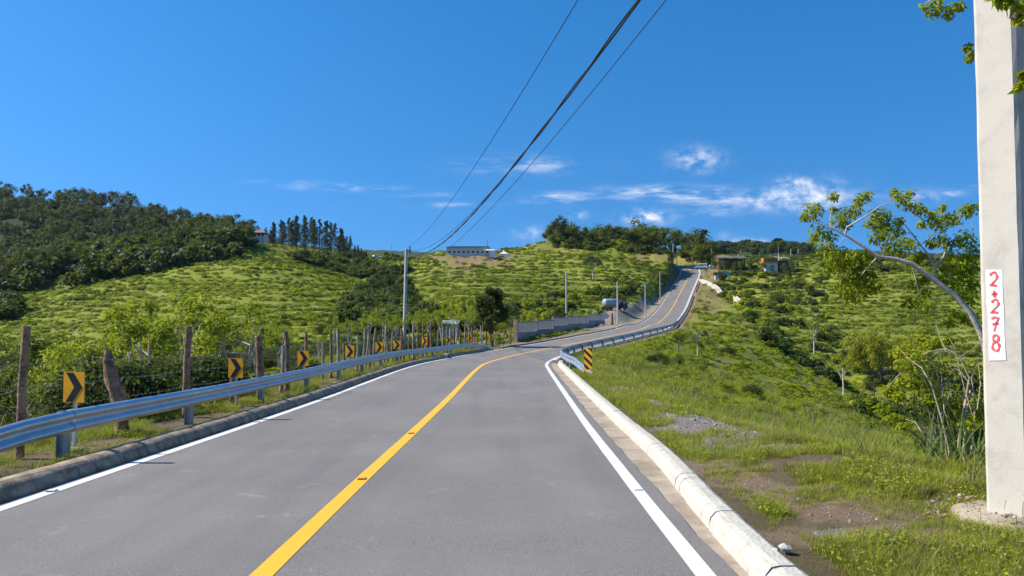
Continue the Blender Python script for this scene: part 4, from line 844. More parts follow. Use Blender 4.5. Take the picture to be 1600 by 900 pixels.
scatter('verge_grass', 'green and dry grass along both road verges', GPR, np.stack([x, y, z - .012], 1), np.stack([sc, sc, sc * R.uniform(.8, 1.2, len(sc))], 1), rnd_rot(len(x)), idx)
# weeds in the gutter against the kerb
n = 420; s_ = R.uniform(4.2, 11.5, n) ; o_ = R.normal(3.74, .035, n) ; p_ = off(s_, o_); k = fbm(s_ * 1.2, s_ * 0, 3) > np.interp(s_, [4, 8, 12], [.36, .44, .58]); p_ = p_[k]; s2 = R.uniform(.35, .8, len(p_))
o2 = R.normal(4.12, .07, 500); s3 = R.uniform(4, 30, 500); q2 = off(s3, o2, .08); 
pp = np.concatenate([p_, q2]); s2 = np.concatenate([s2, R.uniform(.3, .75, 500)])
scatter('kerb_weeds', 'weeds growing along the right kerb', GPR[:4] and [proto('w%d' % i, *blades(16, .15, .07, .006, np.random.default_rng(70 + i), .9, 2), [L_NEAR if i < 2 else L_DRY]) for i in range(3)], pp - np.array([0, 0, .02]), np.stack([s2] * 3, 1), rnd_rot(len(pp)), R.integers(0, 3, len(pp)))
# ---- gravel and stones
def stone(seed, mat, sub=1):
    r = np.random.default_rng(seed); me = bpy.data.meshes.new('s'); import bmesh; b = bmesh.new(); bmesh.ops.create_icosphere(b, subdivisions=sub, radius=.5)
    for v in b.verts: v.co *= float(r.uniform(.65, 1.15)); v.co.z *= .65
    b.to_mesh(me); b.free(); me.materials.append(mat); return bpy.data.objects.new('stone', me)
M_ST1 = solid('grey_gravel', (.36, .33, .31), .9, scale=3); M_ST2 = solid('pale_gravel', (.46, .43, .39), .9, scale=3); M_ST3 = solid('brown_clod', (.26, .17, .11), .95, scale=4); M_ST4 = solid('dark_gravel', (.15, .14, .145), .9)
STN = [stone(1, M_ST1), stone(2, M_ST1), stone(3, M_ST2), stone(4, M_ST3), stone(5, M_ST4), stone(6, M_ST3)]
x, y = polar_points(90000, 4.6, 42, -38, 37); z, s, o = gz(x, y, True); gr, di = cover(x, y); k = ((o > 4.15) | (o < -3.9)) & (R.random(len(x)) < gr * .85 + di * .34 + .012)
x, y, z, gr, di = [v[k] for v in (x, y, z, gr, di)]; m = len(x); sc = .012 + .03 * R.random(m) ** 3 + .05 * (R.random(m) < .006); idx = np.where(gr > di, R.choice([0, 1, 2, 4], m, p=[.45, .32, .07, .16]), R.choice([3, 5, 0, 2], m, p=[.5, .3, .15, .05])); sc = sc * np.clip(np.hypot(x, y) / 9, .8, 2)
scatter('gravel', 'grey gravel and clods of earth on the verges', STN, np.stack([x, y, z + .002], 1), np.stack([sc] * 3, 1), rnd_rot(m, tilt=.5), idx)
a_ = R.uniform(0, 6.283, 260); q_ = .34 + .35 * R.random(260) ** .8; x = 4.2 + np.cos(a_) * q_; y = 6.2 + np.sin(a_) * q_; sc = .012 + .05 * R.random(260) ** 2
scatter('soil_clods', 'brown clods of soil heaped round the foot of the numbered pole', [stone(21, M_ST3), stone(22, M_ST3), stone(23, M_ST1)], np.stack([x, y, gz(x, y) + .02 + .09 * (q_ < .46)], 1), np.stack([sc] * 3, 1), rnd_rot(260, tilt=.5), R.integers(0, 3, 260))
# a few single stones one can point at
for px_, py_, sz, lab in [(972, 603, .34, 'grey rock beside the striped marker'), (1131, 683, .17, 'dark bluish lump of stone on the gravel'), (1113, 688, .10, 'small dark stone left of the bluish lump')]:
    r_ = ray(px_, py_); t = -1.75 / r_[2]; X, Y = r_[0] * t, r_[1] * t
    o = stone(int(px_), M_ST4 if py_ > 650 else M_ST1, 2); o.name = 'rock'; link(o); o.location = (X, Y, gz1(X, Y) + sz * .1); o.scale = (sz, sz * .8, sz * .8); tag(o, lab, 'rock')
for px_, py_, sz in [(1226, 876, .105), (1212, 880, .06)]:
    r_ = ray(px_, py_); t = -1.8 / r_[2]; X, Y = r_[0] * t, r_[1] * t; o = stone(int(px_), M_ST2, 2); o.name = 'rock'; link(o); o.location = (X, Y, gz1(X, Y) + .05); o.scale = (sz, sz, sz); tag(o, ('larger' if sz > .1 else 'smaller') + ' pale stone at the near end of the right kerb', 'rock')
# ------------------------------------------------------------------ trees: one shape per kind, then copies that share its mesh
def limb_tree(seed, H, cr, nl, leaf, wd, lmat, bmat, n=700, trunk_r=.16, crown0=.35, flat=.8, stems=1, lean=.0, mass=.42, per_scale=1.0):
    """returns [(part name, mesh)] : trunk with limbs, crown of leaf clumps; H height, cr crown radius, nl number of clumps"""
    r = np.random.default_rng(seed); rr = random.Random(seed); mb = MB(); cs = []; ra = []
    zc = H * (crown0 + (1 - crown0) * .55); hz = H * (1 - crown0) * .5
    for k in range(nl):
        d = unit(1, r)[0]; q = (.35 + .65 * r.random() ** .5); p = np.array([d[0] * cr * q, d[1] * cr * q, zc + d[2] * hz * q * .85]); cs.append(p); ra.append(cr * mass * (.6 + .55 * r.random()))
    tops = []
    for s_ in range(stems):
        a = rr.random() * 6.28; sp = 0 if stems == 1 else cr * .45; tx, ty = math.cos(a) * sp + lean * H, math.sin(a) * sp; pts = []
        for i in range(7): t = i / 6; pts.append(Vector((tx * t ** 1.3 + rr.uniform(-.04, .04) * H * .12, ty * t ** 1.3 + rr.uniform(-.04, .04) * H * .12, H * (crown0 + (1 - crown0) * .55) * t - .2 * (1 - t))))
        mb.tube(pts, [trunk_r * (1.15 - .75 * i / 6) / (1 if stems == 1 else 1.5) for i in range(7)], 6, jit=.1); tops.append(pts)
    for k, c in enumerate(cs):
        if k % max(1, nl // 9): continue
        pts = tops[k % stems]; a = pts[3 + k % 3]; c = Vector(c); m_ = a.lerp(c, .5) + Vector((0, 0, -.05 * H * rr.random())); mb.tube([a, m_, c], [trunk_r * .4, trunk_r * .25, trunk_r * .1], 5, caps=False)
    V, Fc = clump_leaves(cs, ra, int(n / nl), leaf, wd, r, flat=flat)
    tm = bpy.data.meshes.new('trunk'); tm.from_pydata([tuple(v) for v in mb.v], [], mb.f); tm.materials.append(bmat); tm.polygons.foreach_set('use_smooth', mb.sm); tm.update()
    return [('trunk', tm), ('crown', mesh_np('crown', V, Fc, [lmat]))]
def pine_tree(seed, H, n=900):
    r = np.random.default_rng(seed); rr = random.Random(seed); mb = MB(); mb.tube([(0, 0, -.5), (.05, 0, H * .5), (0, 0, H * .97)], [H * .017, H * .012, .03], 6); cs = []; ra = []
    nn_ = 26
    for k in range(nn_):
        t = k / nn_; z = H * (.22 + .76 * t); rad = H * .20 * (1 - t) ** .75 * (.6 + .6 * rr.random()) + .1; a = rr.random() * 6.28
        c = np.array([math.cos(a) * rad * .6, math.sin(a) * rad * .6, z]); cs.append(c); ra.append(rad * .62 + .22)
        if k % 3 == 0: mb.tube([(0, 0, z - .3), (c[0] * 1.3, c[1] * 1.3, z + .1)], [.05, .02], 4, caps=False)
    V, Fc = clump_leaves(cs, ra, n // nn_, .75, .26, r, droop=-.1, flat=.65)
    tm = bpy.data.meshes.new('trunk'); tm.from_pydata([tuple(v) for v in mb.v], [], mb.f); tm.materials.append(M_DBARK); tm.update()
    return [('trunk', tm), ('crown', mesh_np('crown', V, Fc, [L_PINE]))]
def palm(seed, H, L=2.2, droop=1.0, fan=False, nf=22, tr=.14):
    r = random.Random(seed); mb = MB(); mb.tube([(0, 0, -.5), (.02 * H, 0, H * .5), (.045 * H, 0, H)], [tr * 1.25, tr, tr * .8], 8); V = []; Fc = []; top = Vector((.045 * H, 0, H))
    for k in range(nf):
        a = 6.283 * k / nf + r.uniform(-.15, .15); e0 = (r.uniform(-.5, 1.35) if droop < 1.5 else r.uniform(.35, 1.45)) if not fan else r.uniform(-.6, 1.4); d = Vector((math.cos(a), math.sin(a), 0)); side = Vector((-d.y, d.x, 0)); n_ = 9 if not fan else 1
        if fan:
            c = top + (d * math.cos(e0) + Vector((0, 0, math.sin(e0)))) * L * .55; out_ = (c - top).normalized(); up_ = side.cross(out_)
            for j in range(9):
                an = (j - 4) * .33; tip = c + (out_ * math.cos(an) + side * math.sin(an)) * L * .5 - Vector((0, 0, .1 * L * abs(j - 4) / 4)); w = side * math.cos(an) - out_ * math.sin(an)
                b0 = len(V); V += [tuple(c - w * .02), tuple(c.lerp(tip, .6) - w * L * .055), tuple(tip), tuple(c.lerp(tip, .6) + w * L * .055)]; Fc.append((b0, b0 + 1, b0 + 2, b0 + 3))
            continue
        pts = []
        for i in range(n_ + 1):
            t = i / n_; pts.append(top + d * (math.cos(e0) * L * t) + Vector((0, 0, math.sin(e0) * L * t - droop * L * t * t * .75)))
        for i in range(1, n_ + 1):
            p = pts[i]; dd = (pts[i] - pts[i - 1]).normalized()
            for sg in (1, -1):
                lf = L * .26 * (1 - .5 * i / n_); tip = p + (side * sg * .75 + dd * .5 + Vector((0, 0, -.75 * droop))).normalized() * lf; w = dd * .20 * L * .5
                b0 = len(V); V += [tuple(p - w * .6), tuple(p + w * .6), tuple(tip + w * .3), tuple(tip - w * .3)]; Fc.append((b0, b0 + 1, b0 + 2, b0 + 3))
    tm = bpy.data.meshes.new('trunk'); tm.from_pydata([tuple(v) for v in mb.v], [], mb.f); tm.materials.append(M_PALE); tm.update()
    return [('trunk', tm), ('fronds', mesh_np('fronds', np.array(V), np.array(Fc), [L_PALM]))]
def plant(name, parts, loc, label, cat, group=None, rz=None, sc=1.0, sz=None):
    root = empty(name, loc, label, cat, group, rz=random.uniform(0, 6.28) if rz is None else rz); root.scale = (sc, sc, sz or sc)
    for nm, me in parts: o = bpy.data.objects.new(nm, me); link(o, root)
    return root
FT = [limb_tree(100 + k, 10, 3.4 + .5 * (k % 3), 13, .62, .40, [L_FOR, L_FOR2, L_FOR, L_DARK, L_FOR2, L_FOR][k], M_BARK, 900, .2, [.25, .3, .4, .2, .35, .45][k]) for k in range(6)]
GT = [limb_tree(150 + k, 10, 3.9, 17, .55, .36, L_GROVE, M_BARK, 1300, .2, .14 + .05 * k, mass=.40) for k in range(3)]
PT = [pine_tree(200 + k, 14) for k in range(4)]
LT = [limb_tree(300 + k, 5, 1.35 + .15 * k, 12, .19, .09, L_LIME, M_PALE, 1050, .075, .55, stems=4 + k % 2, mass=.34) for k in range(4)]
LT2 = [limb_tree(320 + k, 5, 1.9, 16, .26, .14, [L_LIME, L_FOR2, L_LIME][k], M_BARK, 1900, .08, .25, stems=2, mass=.38) for k in range(3)]
def top_h(px, py, Y, zb): return max(1.0, P(px, py, Y).z - zb)
def at(px, Y): x = GP(px, Y); return x
# wooded hill on the left: trunks at ground points, spaced out
def wood(poly, y0, y1, n, gap, r=np.random.default_rng(21), slack=9.0):
    xs = [p[0] for p in poly]; X, Y = polar_points(n * 60, y0, y1, math.degrees(math.atan((min(xs) - 800) / F)), math.degrees(math.atan((max(xs) - 800) / F)), r); Z = gz(X, Y); a, b_ = pix(X, Y, Z)
    k = inpoly(a, b_, poly) & visible(X, Y, slack, .0); X, Y, Z = X[k], Y[k], Z[k]; out_ = []
    for i in range(len(X)):
        if len(out_) >= n: break
        if all((X[i] - q[0]) ** 2 + (Y[i] - q[1]) ** 2 > gap * gap for q in out_[-400:]): out_.append((X[i], Y[i], Z[i]))
    return out_
fl = wood([(-10, 285), (60, 300), (150, 318), (260, 345), (360, 362), (400, 372), (395, 386), (380, 392), (200, 420), (-10, 460)], 235, 640, 285, 5.2)
fl.sort(key=lambda q: -q[1])
for i, (X, Y, Z) in enumerate(fl):
    s_ = random.uniform(.65, 1.1) * np.interp(Y, [250, 500], [.8, 1.45]); k = random.choice([0, 1, 2, 3, 5, 0, 2, 4])
    plant('forest_tree', FT[k], (X, Y, Z - .4), 'tree in the dark dense wood on the hill at the left', 'tree', 'trees of the dark wood on the left hill', sc=s_, sz=s_ * random.uniform(.85, 1.25))
u_ = wood([(-60, 290), (60, 302), (150, 320), (260, 348), (360, 365), (400, 374), (395, 392), (380, 398), (200, 440), (-60, 470)], 225, 640, 900, 2.6, np.random.default_rng(22), 6)
u_ = np.array(u_); n_ = len(u_); sc = R.uniform(2.2, 5.5, n_)
scatter('forest_understory', 'low growth under the trees of the left wood', [proto('u%d' % k, *bush_shape(60 + k, None, 10, 26, .34, .22), [[L_FOR, L_DARK, L_FOR2][k]]) for k in range(3)], u_ - np.array([0, 0, .5]), np.stack([sc, sc, sc], 1), rnd_rot(n_), R.integers(0, 3, n_))
# pines
for i in range(52):
    px = random.uniform(400, 580) if i > 12 else 415 + i * 12; Y = random.uniform(335, 395); g_ = at(px, Y); tp = np.interp(px, [400, 425, 450, 470, 500, 520, 545, 560, 580], [366, 345, 338, 332, 340, 344, 364, 382, 393]) + random.uniform(0, 16) * (i > 12)
    H_ = max(4, P(px, tp, Y).z - g_.z); k = H_ / 14
    plant('pine_tree', PT[i % 4], g_ - Vector((0, 0, .3)), 'dark pine in the cluster on the ridge left of the saddle', 'pine tree', 'pines on the ridge', sc=min(k, 1.15), sz=k)
# single tall trees against the sky on the left
for px, py, Y, sc, lab in [(148, 302, 520, .8, 'small round treetop at the highest middle of the left wood'), (255, 324, 480, .75, 'lone small tree rising from the sloping left skyline'), (368, 333, 395, 1.15, 'tall open tree above the hip roofed hill house'), (352, 340, 400, 1.0, 'dense tree left of the tall open tree on the ridge')]:
    g_ = at(px, Y); H_ = P(px, py, Y).z - g_.z; plant('ridge_tree', FT[2 if px in (38, 255, 368) else 0], g_ - Vector((0, 0, .4)), lab, 'tree', 'trees on the left skyline', sc=sc * max(.6, min(1.3, H_ / 12)), sz=max(.6, H_ / 9.6))
# hilltop trees in the middle
prof = ([850, 862, 875, 890, 905, 925, 945, 965, 985, 1005, 1025, 1040, 1060, 1080, 1095, 1115], [376, 352, 336, 345, 350, 350, 345, 346, 343, 338, 346, 343, 350, 352, 362, 384])
for i in range(92):
    px = random.uniform(858, 1112) if i > 16 else 860 + i * 15; Y = random.uniform(272, 318); g_ = at(px, Y); tp = np.interp(px, *prof) + random.uniform(2, 6) + random.uniform(0, 22) * (i > 16); H_ = max(3.5, P(px, tp, Y).z - g_.z); k = H_ / 9.8
    s_, o_, _ = road_near([g_.x], [g_.y])
    if abs(o_[0]) < 7: continue
    plant('hilltop_tree', (GT + [FT[1]])[random.choice([0, 1, 2, 0, 1, 3])], g_ - Vector((0, 0, .4)), 'green leafy tree in the grove on the central hilltop', 'tree', 'grove on the central hilltop', sc=min(1.4, k * 1.3), sz=k)
g_ = at(870, 285); plant('hilltop_tree', FT[3], g_, 'tall dark round tree at the left end of the hilltop grove', 'tree', sc=1.05, sz=top_h(870, 336, 285, g_.z) / 9.8)
# right side skyline and houses' trees
for i in range(60):
    px = random.uniform(1112, 1262) if i < 24 else random.uniform(1262, 1560); Y = random.uniform(285, 340); g_ = at(px, Y); tp = np.interp(px, [1110, 1130, 1180, 1205, 1240, 1262, 1300, 1400, 1560], [390, 398, 396, 392, 392, 398, 396, 393, 392]) + random.uniform(0, 12); H_ = max(2.5, P(px, tp, Y).z - g_.z); k = H_ / 9.8
    if k > 1.6: continue
    plant('ridge_tree', (GT + FT)[random.choice([0, 1, 2, 4, 7])], g_ - Vector((0, 0, .4)), 'leafy tree on the ridge behind the houses at the right' if px < 1262 else 'leafy tree on the skyline ridge at the right, behind the near branches', 'tree', 'trees on the right ridge', sc=max(.45, k), sz=k)
far = wood([(1090, 378), (1270, 382), (1270, 400), (1090, 400)], 520, 860, 90, 9, np.random.default_rng(23), 8)
if far:
    far = np.array(far); sc = R.uniform(4, 7.5, len(far)); scatter('distant_wood', 'far bluish wooded ridge behind the houses', [proto('d0', *bush_shape(77, None, 10, 40, .3, .2), [L_FOR])], far, np.stack([sc] * 3, 1), rnd_rot(len(far)), np.zeros(len(far)))
for px, pt, Y, k_ in [(1117, 398, 262, .30), (1131, 404, 258, .26), (1158, 402, 260, .30), (1172, 398, 262, .42), (1192, 400, 252, .36), (1206, 409, 248, .24), (1226, 408, 248, .26), (1240, 398, 252, .44), (1182, 396, 275, .5), (1147, 408, 256, .22)]:
    g_ = at(px, Y); H_ = max(2.0, P(px, pt, Y).z - g_.z); plant('garden_tree', GT[int(px) % 3], g_ - Vector((0, 0, .3)), 'leafy garden tree by the houses, %s the %s house' % ('left of' if px < 1122 else 'in front of' if px < 1160 else 'right of' if px < 1190 else 'around', 'brown' if px < 1190 else 'orange'), 'tree', 'garden trees by the houses', sc=min(k_, .5), sz=H_ / 9.8)
# palms
PA = palm(1, 8, 3.0, 1.7, nf=90); PB = palm(2, 10, 2.4, .7, nf=26); PF = palm(3, 7, 2.2, fan=True, nf=40)
def put_palm(parts, px, pt, Y, lab, H0, hd, sc=1, yb=None):
    g_ = at(px, Y); H_ = P(px, pt, Y).z - g_.z; plant('palm_tree', parts, g_, lab, 'palm tree', 'palms', rz=random.uniform(0, 6), sc=sc, sz=max(.4, H_ / (H0 + hd)))
put_palm(PA, 927, 400, 205, 'lone palm with a drooping dense head on the grassy middle slope', 8, .8, 1.3)
put_palm(PB, 1103, 358, 292, 'tall slim palm at the right end of the hilltop grove', 10, 1.2, 1.35)
put_palm(PF, 1157, 384, 300, 'fan palm behind the dark brown house', 7, 1.8, 1.5); put_palm(PF, 1217, 373, 300, 'tall fan palm behind the orange house', 7, 1.8, 1.75); put_palm(PF, 1249, 384, 302, 'fan palm right of the orange house', 7, 1.8, 1.6); put_palm(PB, 1112, 380, 286, 'short palm below the tall slim palm', 10, 1.2, 1.3)
# young pale-stemmed trees behind the fence
tl = [(222, 455 + 20, 26, 0), (268, 468, 30, 1), (300, 485, 33, 2), (335, 486, 36, 0), (372, 482, 33, 3), (402, 500, 36, 1), (436, 512, 40, 2), (150, 520, 30, 3), (90, 545, 26, 2), (468, 528, 42, 0), (498, 520, 44, 3), (522, 498, 48, 1), (548, 502, 46, 2), (572, 492, 52, 0), (600, 486, 56, 3), (618, 494, 50, 1), (648, 490, 58, 2), (668, 484, 62, 0), (692, 488, 60, 1), (712, 478, 66, 3), (735, 482, 68, 2)]
RANK = 'first second third fourth fifth sixth seventh eighth ninth tenth eleventh twelfth thirteenth fourteenth fifteenth sixteenth seventeenth eighteenth nineteenth twentieth twenty-first'.split(); rk_ = {q[0]: i for i, q in enumerate(sorted(tl))}
nm_ = ['white stemmed young tree leaning behind the second and third fence posts', 'bright leafy young tree left of the tall straight fence post', 'leafy young tree behind the tall straight fence post', 'young tree between the tall post and the second chevron sign']
for i, (px, pt, Y, k) in enumerate(tl):
    g_ = at(px, Y); H_ = top_h(px, pt, Y, g_.z); plant('young_tree', LT[k], g_, nm_[i] if i < 4 else 'light green young tree behind the fence, %s from the left in its row' % RANK[rk_[px]], 'tree', 'young trees behind the fence', sc=H_ / 5.0 * random.uniform(.85, 1.15), sz=H_ / 4.8)
for i, (px, pt, Y) in enumerate([(775, 492, 80), (795, 478, 84), (822, 488, 90), (846, 486, 96), (868, 480, 104), (893, 488, 110), (915, 482, 118), (935, 484, 126), (700, 470, 100), (725, 462, 105), (680, 478, 95)]):
    g_ = at(px, Y); H_ = max(3.4, top_h(px, pt, Y, g_.z)); g_.z = min(g_.z, P(px, pt, Y).z - H_); plant('garden_tree', LT2[i % 3], g_, ('bushy light green tree behind the grey block wall, %s from its left end' % RANK[i]) if px > 770 else 'bushy tree %s left of the dark vine covered tree' % {725: 'just', 700: 'a little', 680: 'farther'}[px], 'tree', 'bushy trees behind the wall', sc=H_ / 5, sz=H_ / 4.8)
# dark trees at the left edge and in the gully
DT = [limb_tree(340 + k, 5, 2.3, 16, .17, .085, [L_BUSH, L_DARK][k], M_BARK, 3800, .1, .12, stems=2, mass=.38) for k in range(2)]
for px, pt, Y, k, lab in [(55, 508, 30, 0, 'dark leafy tree behind the leftmost fence post'), (120, 560, 34, 1, 'dark bushy tree behind the first chevron sign'), (175, 560, 40, 1, 'dark tree in the gully behind the broken stump post'), (-20, 520, 34, 0, 'dark leafy tree cut by the left edge'), (235, 560, 46, 1, 'dark bush in the gully behind the white stemmed tree'), (300, 545, 50, 0, 'dark tree low in the gully left of the second chevron'), (395, 535, 56, 1, 'dark tree in the gully behind the second chevron')]:
    g_ = at(px, Y); H_ = top_h(px, pt, Y, g_.z); plant('gully_tree', DT[k], g_, lab, 'tree', 'dark trees in the left gully', sc=H_ / 4.8, sz=H_ / 4.8)
for px, pt, Y, k in [(600, 418, 180, 1), (585, 432, 190, 0), (625, 455, 170, 1), (560, 452, 185, 1), (540, 462, 165, 0), (575, 470, 150, 1), (650, 470, 150, 1), (668, 480, 140, 0)]:
    g_ = at(px, Y); H_ = top_h(px, pt, Y, g_.z); H_ = max(3, min(H_, 11)); plant('valley_tree', FT[3 if k else 0], g_, 'dark tree in the fold between the left and middle hills', 'tree', 'trees in the fold of the hills', sc=H_ / 9, sz=H_ / 9.6)
# vine covered tree by the gate
VT = limb_tree(360, 6.6, 1.25, 34, .17, .12, L_DARK, M_DBARK, 9000, .2, .10, stems=1, mass=.45)
g_ = at(768, 61); H_ = top_h(760, 438, 61, g_.z); root = plant('vine_tree', VT, g_, 'dark tree smothered in vines beside the gate', 'tree', rz=.5, sc=1.0, sz=H_ / 6.6)
# bamboo and small trees in the right valley
BB = []; r = np.random.default_rng(8); cs = []; ra = []
mbb = MB()
for k in range(34):
    a = r.random() * 6.28; q = 3.4 * r.random() ** .6; h_ = (4.0 + 3.2 * r.random()) * (1 - .06 * q); out_ = np.array([math.cos(a) * q * 1.5, math.sin(a) * q, 0]); cs += [out_ + [0, 0, h_], out_ * 1.15 + [0, 0, h_ - .8], out_ * .9 + [0, 0, h_ - 1.8]]; ra += [.75, .85, .8]
    mbb.tube([(out_[0] * .3, out_[1] * .3, -.3), (out_[0] * .6, out_[1] * .6, h_ * .6), (out_[0], out_[1], h_)], [.05, .04, .02], 5, caps=False)
V, Fc = clump_leaves(cs, ra, 110, .34, .10, r, droop=.9); tm = bpy.data.meshes.new('stems'); tm.from_pydata([tuple(v) for v in mbb.v], [], mbb.f); tm.materials.append(M_BARK); BB = [('stems', tm), ('foliage', mesh_np('foliage', V, Fc, [L_BAMB]))]
g_ = at(1385, 108); H_ = top_h(1385, 498, 108, g_.z); plant('bamboo_clump', BB, g_, 'big yellow green bamboo clump in the right valley', 'bamboo', rz=0, sc=1.0, sz=H_ / 7.4)
g_ = at(1345, 118); plant('bamboo_clump', BB, g_, 'smaller bamboo clump up the slope from the big one', 'bamboo', rz=2, sc=.7, sz=.62)
VTR = [limb_tree(380 + k, 5, 1.5, 12, .2, .1, [L_LIME, L_BUSH, L_HILL2][k], [M_PALE, M_DBARK, M_PALE][k], 900 if k else 1300, .11, .4, stems=1, mass=.34, lean=[0, .15, 0][k]) for k in range(3)]
for px, pt, Y, k, lab in [(1318, 556, 88, 0, 'thin yellowish tree with a pale trunk in the right valley'), (1362, 582, 80, 1, 'leaning dark trunked tree right of the yellowish one'), (1272, 496, 130, 2, 'slender sparse tree on the far slope of the right valley'), (1090, 505, 66, 0, 'small bright sapling on the slope below the right guardrail'), (1180, 508, 128, 1, 'low dark tree throwing a shadow on the spur'), (1062, 512, 60, 1, 'bush like tree just below the right guardrail')]:
    g_ = at(px, Y); H_ = min(7, top_h(px, pt, Y, g_.z)); plant('valley_tree', VTR[k], g_, lab, 'tree', sc=H_ / 5, sz=H_ / 5)
# yellow flowering shrubs by the houses
YB = [('foliage', mesh_np('foliage', *clump_leaves([(unit(1)[0] * np.array([.8, .8, .6]) + [0, 0, 1.4]) for _ in range(9)], [.5] * 9, 40, .3, .22), [L_YEL])), ('stem', (lambda mb: (mb.tube([(0, 0, -.3), (.1, 0, 1.5)], [.08, .04], 5), mb)[1])(MB()))]
mb = YB[1][1]; tm = bpy.data.meshes.new('stem'); tm.from_pydata([tuple(v) for v in mb.v], [], mb.f); tm.materials.append(M_BARK); YB[1] = ('stem', tm)
for px, py, Y, s_, lab in [(1123, 404, 283, 1.3, 'yellow flowering shrub at the left end of the brown house'), (1152, 400, 292, 1.5, 'yellow flowering tree over the roof of the brown house'), (1130, 415, 278, .9, 'low yellow shrub in front of the brown house')]:
    g_ = at(px, Y); z_ = P(px, py, Y).z - 1.8 * s_; plant('flowering_shrub', YB, (g_.x, g_.y, max(z_, g_.z - .5)), lab, 'shrub', sc=s_)
# ------------------------------------------------------------------ near tree at the right, limbs followed from root to twig
def path3(pts, Y0, Y1): n_ = len(pts); return [P(p[0], p[1], Y0 + (Y1 - Y0) * i / max(1, n_ - 1)) for i, p in enumerate(pts)]
tr = empty('roadside_tree', (7.9, 12.2, gz1(7.9, 12.2)), 'tree leaning in from behind the numbered pole with long bare limbs and clumped leaves', 'tree'); TI = -tr.location
mb = MB()
mb.tube([Vector((8.1, 12.2, gz1(8.1, 12.2) - .3)), P(1552, 640, 11.4), P(1546, 570, 11.2)] + path3([(1533, 520), (1515, 487), (1490, 460), (1452, 432), (1425, 412), (1400, 405), (1372, 401), (1352, 387), (1325, 370), (1300, 356), (1290, 354), (1270, 345)], 11.1, 11.3), [.075, .062, .052, .046, .043, .040, .038, .035, .032, .028, .024, .019, .015, .011, .007], 8, jit=.06)
for pts, w, Y0, Y1 in [([(1320, 368), (1323, 355), (1335, 348), (1352, 338), (1375, 322), (1398, 314)], .022, 11.5, 11.3), ([(1298, 356), (1297, 340), (1300, 325), (1302, 312)], .012, 11.4, 11.4), ([(1372, 401), (1355, 418), (1346, 430)], .02, 11.7, 11.6), ([(1420, 412), (1404, 398), (1408, 388)], .018, 11.8, 11.7),
    ([(1462, 438), (1460, 415), (1450, 397), (1440, 385), (1425, 365), (1413, 350)], .028, 11.9, 11.7), ([(1460, 420), (1475, 400), (1482, 375), (1472, 355)], .025, 11.9, 11.8), ([(1425, 415), (1432, 440), (1438, 470), (1436, 512)], .016, 11.8, 11.8), ([(1450, 400), (1480, 393), (1505, 388)], .018, 11.9, 12), ([(1445, 345), (1425, 330), (1405, 312)], .014, 11.7, 11.6), ([(1382, 401), (1370, 375), (1352, 365)], .012, 11.6, 11.5), ([(1500, 470), (1490, 445), (1478, 425), (1470, 400)], .02, 12, 11.9), ([(1522, 370), (1518, 345), (1516, 335)], .01, 12, 12), ([(1362, 335), (1357, 318), (1352, 312)], .01, 11.4, 11.4), ([(1318, 372), (1312, 380), (1305, 384)], .01, 11.5, 11.5)]:
    w *= .75; q_ = path3(pts, Y0, Y1); mb.tube(q_, [w * (1 - .65 * i / (len(q_) - 1)) for i in range(len(q_))], 6, jit=.06)
mb.build('trunk', M_PALE, tr, TI)
cl = [(1268, 332, 15), (1258, 338, 8), (1275, 328, 9), (1301, 309, 8), (1303, 328, 6), (1280, 362, 14), (1272, 375, 8), (1295, 370, 12), (1312, 342, 13), (1325, 335, 12), (1338, 330, 9), (1318, 352, 10), (1345, 312, 10), (1355, 306, 8), (1340, 318, 7), (1286, 385, 10), (1300, 388, 8),
      (1368, 340, 13), (1380, 335, 11), (1390, 350, 12), (1375, 357, 12), (1362, 350, 9), (1370, 372, 11), (1385, 368, 12), (1400, 362, 11), (1405, 310, 11), (1418, 318, 12), (1432, 326, 10), (1422, 302, 7), (1398, 300, 7), (1440, 330, 7), (1462, 345, 13), (1478, 340, 13), (1492, 345, 10), (1470, 352, 10), (1455, 335, 8), (1405, 345, 7), (1440, 352, 7),
      (1412, 378, 15), (1400, 390, 13), (1425, 385, 10), (1388, 385, 9), (1465, 375, 12), (1480, 382, 10), (1455, 382, 8), (1472, 325, 6), (1516, 325, 12), (1510, 332, 9), (1508, 372, 14), (1520, 385, 12), (1498, 378, 9), (1518, 400, 12), (1300, 400, 12), (1315, 398, 12), (1335, 402, 12), (1348, 398, 12), (1360, 405, 10), (1305, 412, 12), (1322, 415, 10), (1295, 422, 9), (1345, 415, 8),
      (1335, 425, 15), (1348, 432, 14), (1325, 440, 16), (1340, 448, 16), (1355, 452, 12), (1318, 455, 12), (1335, 465, 12), (1365, 448, 9), (1322, 468, 8), (1310, 448, 7), (1360, 430, 8), (1372, 450, 6), (1432, 468, 12), (1420, 475, 8), (1440, 480, 10), (1445, 460, 8), (1428, 448, 8), (1436, 440, 6), (1445, 435, 7),
      (1490, 405, 14), (1505, 410, 14), (1480, 420, 13), (1500, 425, 14), (1515, 420, 12), (1475, 438, 10), (1490, 445, 12), (1510, 440, 13), (1520, 450, 10), (1500, 460, 11), (1515, 470, 12), (1490, 490, 9), (1505, 495, 10), (1520, 500, 9), (1482, 505, 8), (1440, 400, 8), (1430, 408, 7)]
r = np.random.default_rng(31); cs = []; ra = []
for px, py, rad in cl:
    Y = 11.95 + r.normal(0, .22); c = P(px, py, Y) - tr.location; cs.append(np.array(c)); ra.append(rad / F * 11.7 * 1.35)
V1, F1 = [], []
for c, q in zip(cs, ra):
    v, f_ = clump_leaves([c], [q], int(30 + 2300 * q * q), .088, .032, r, droop=.55, flat=.85); F1.append(f_ + sum(len(a) for a in V1)); V1.append(v)
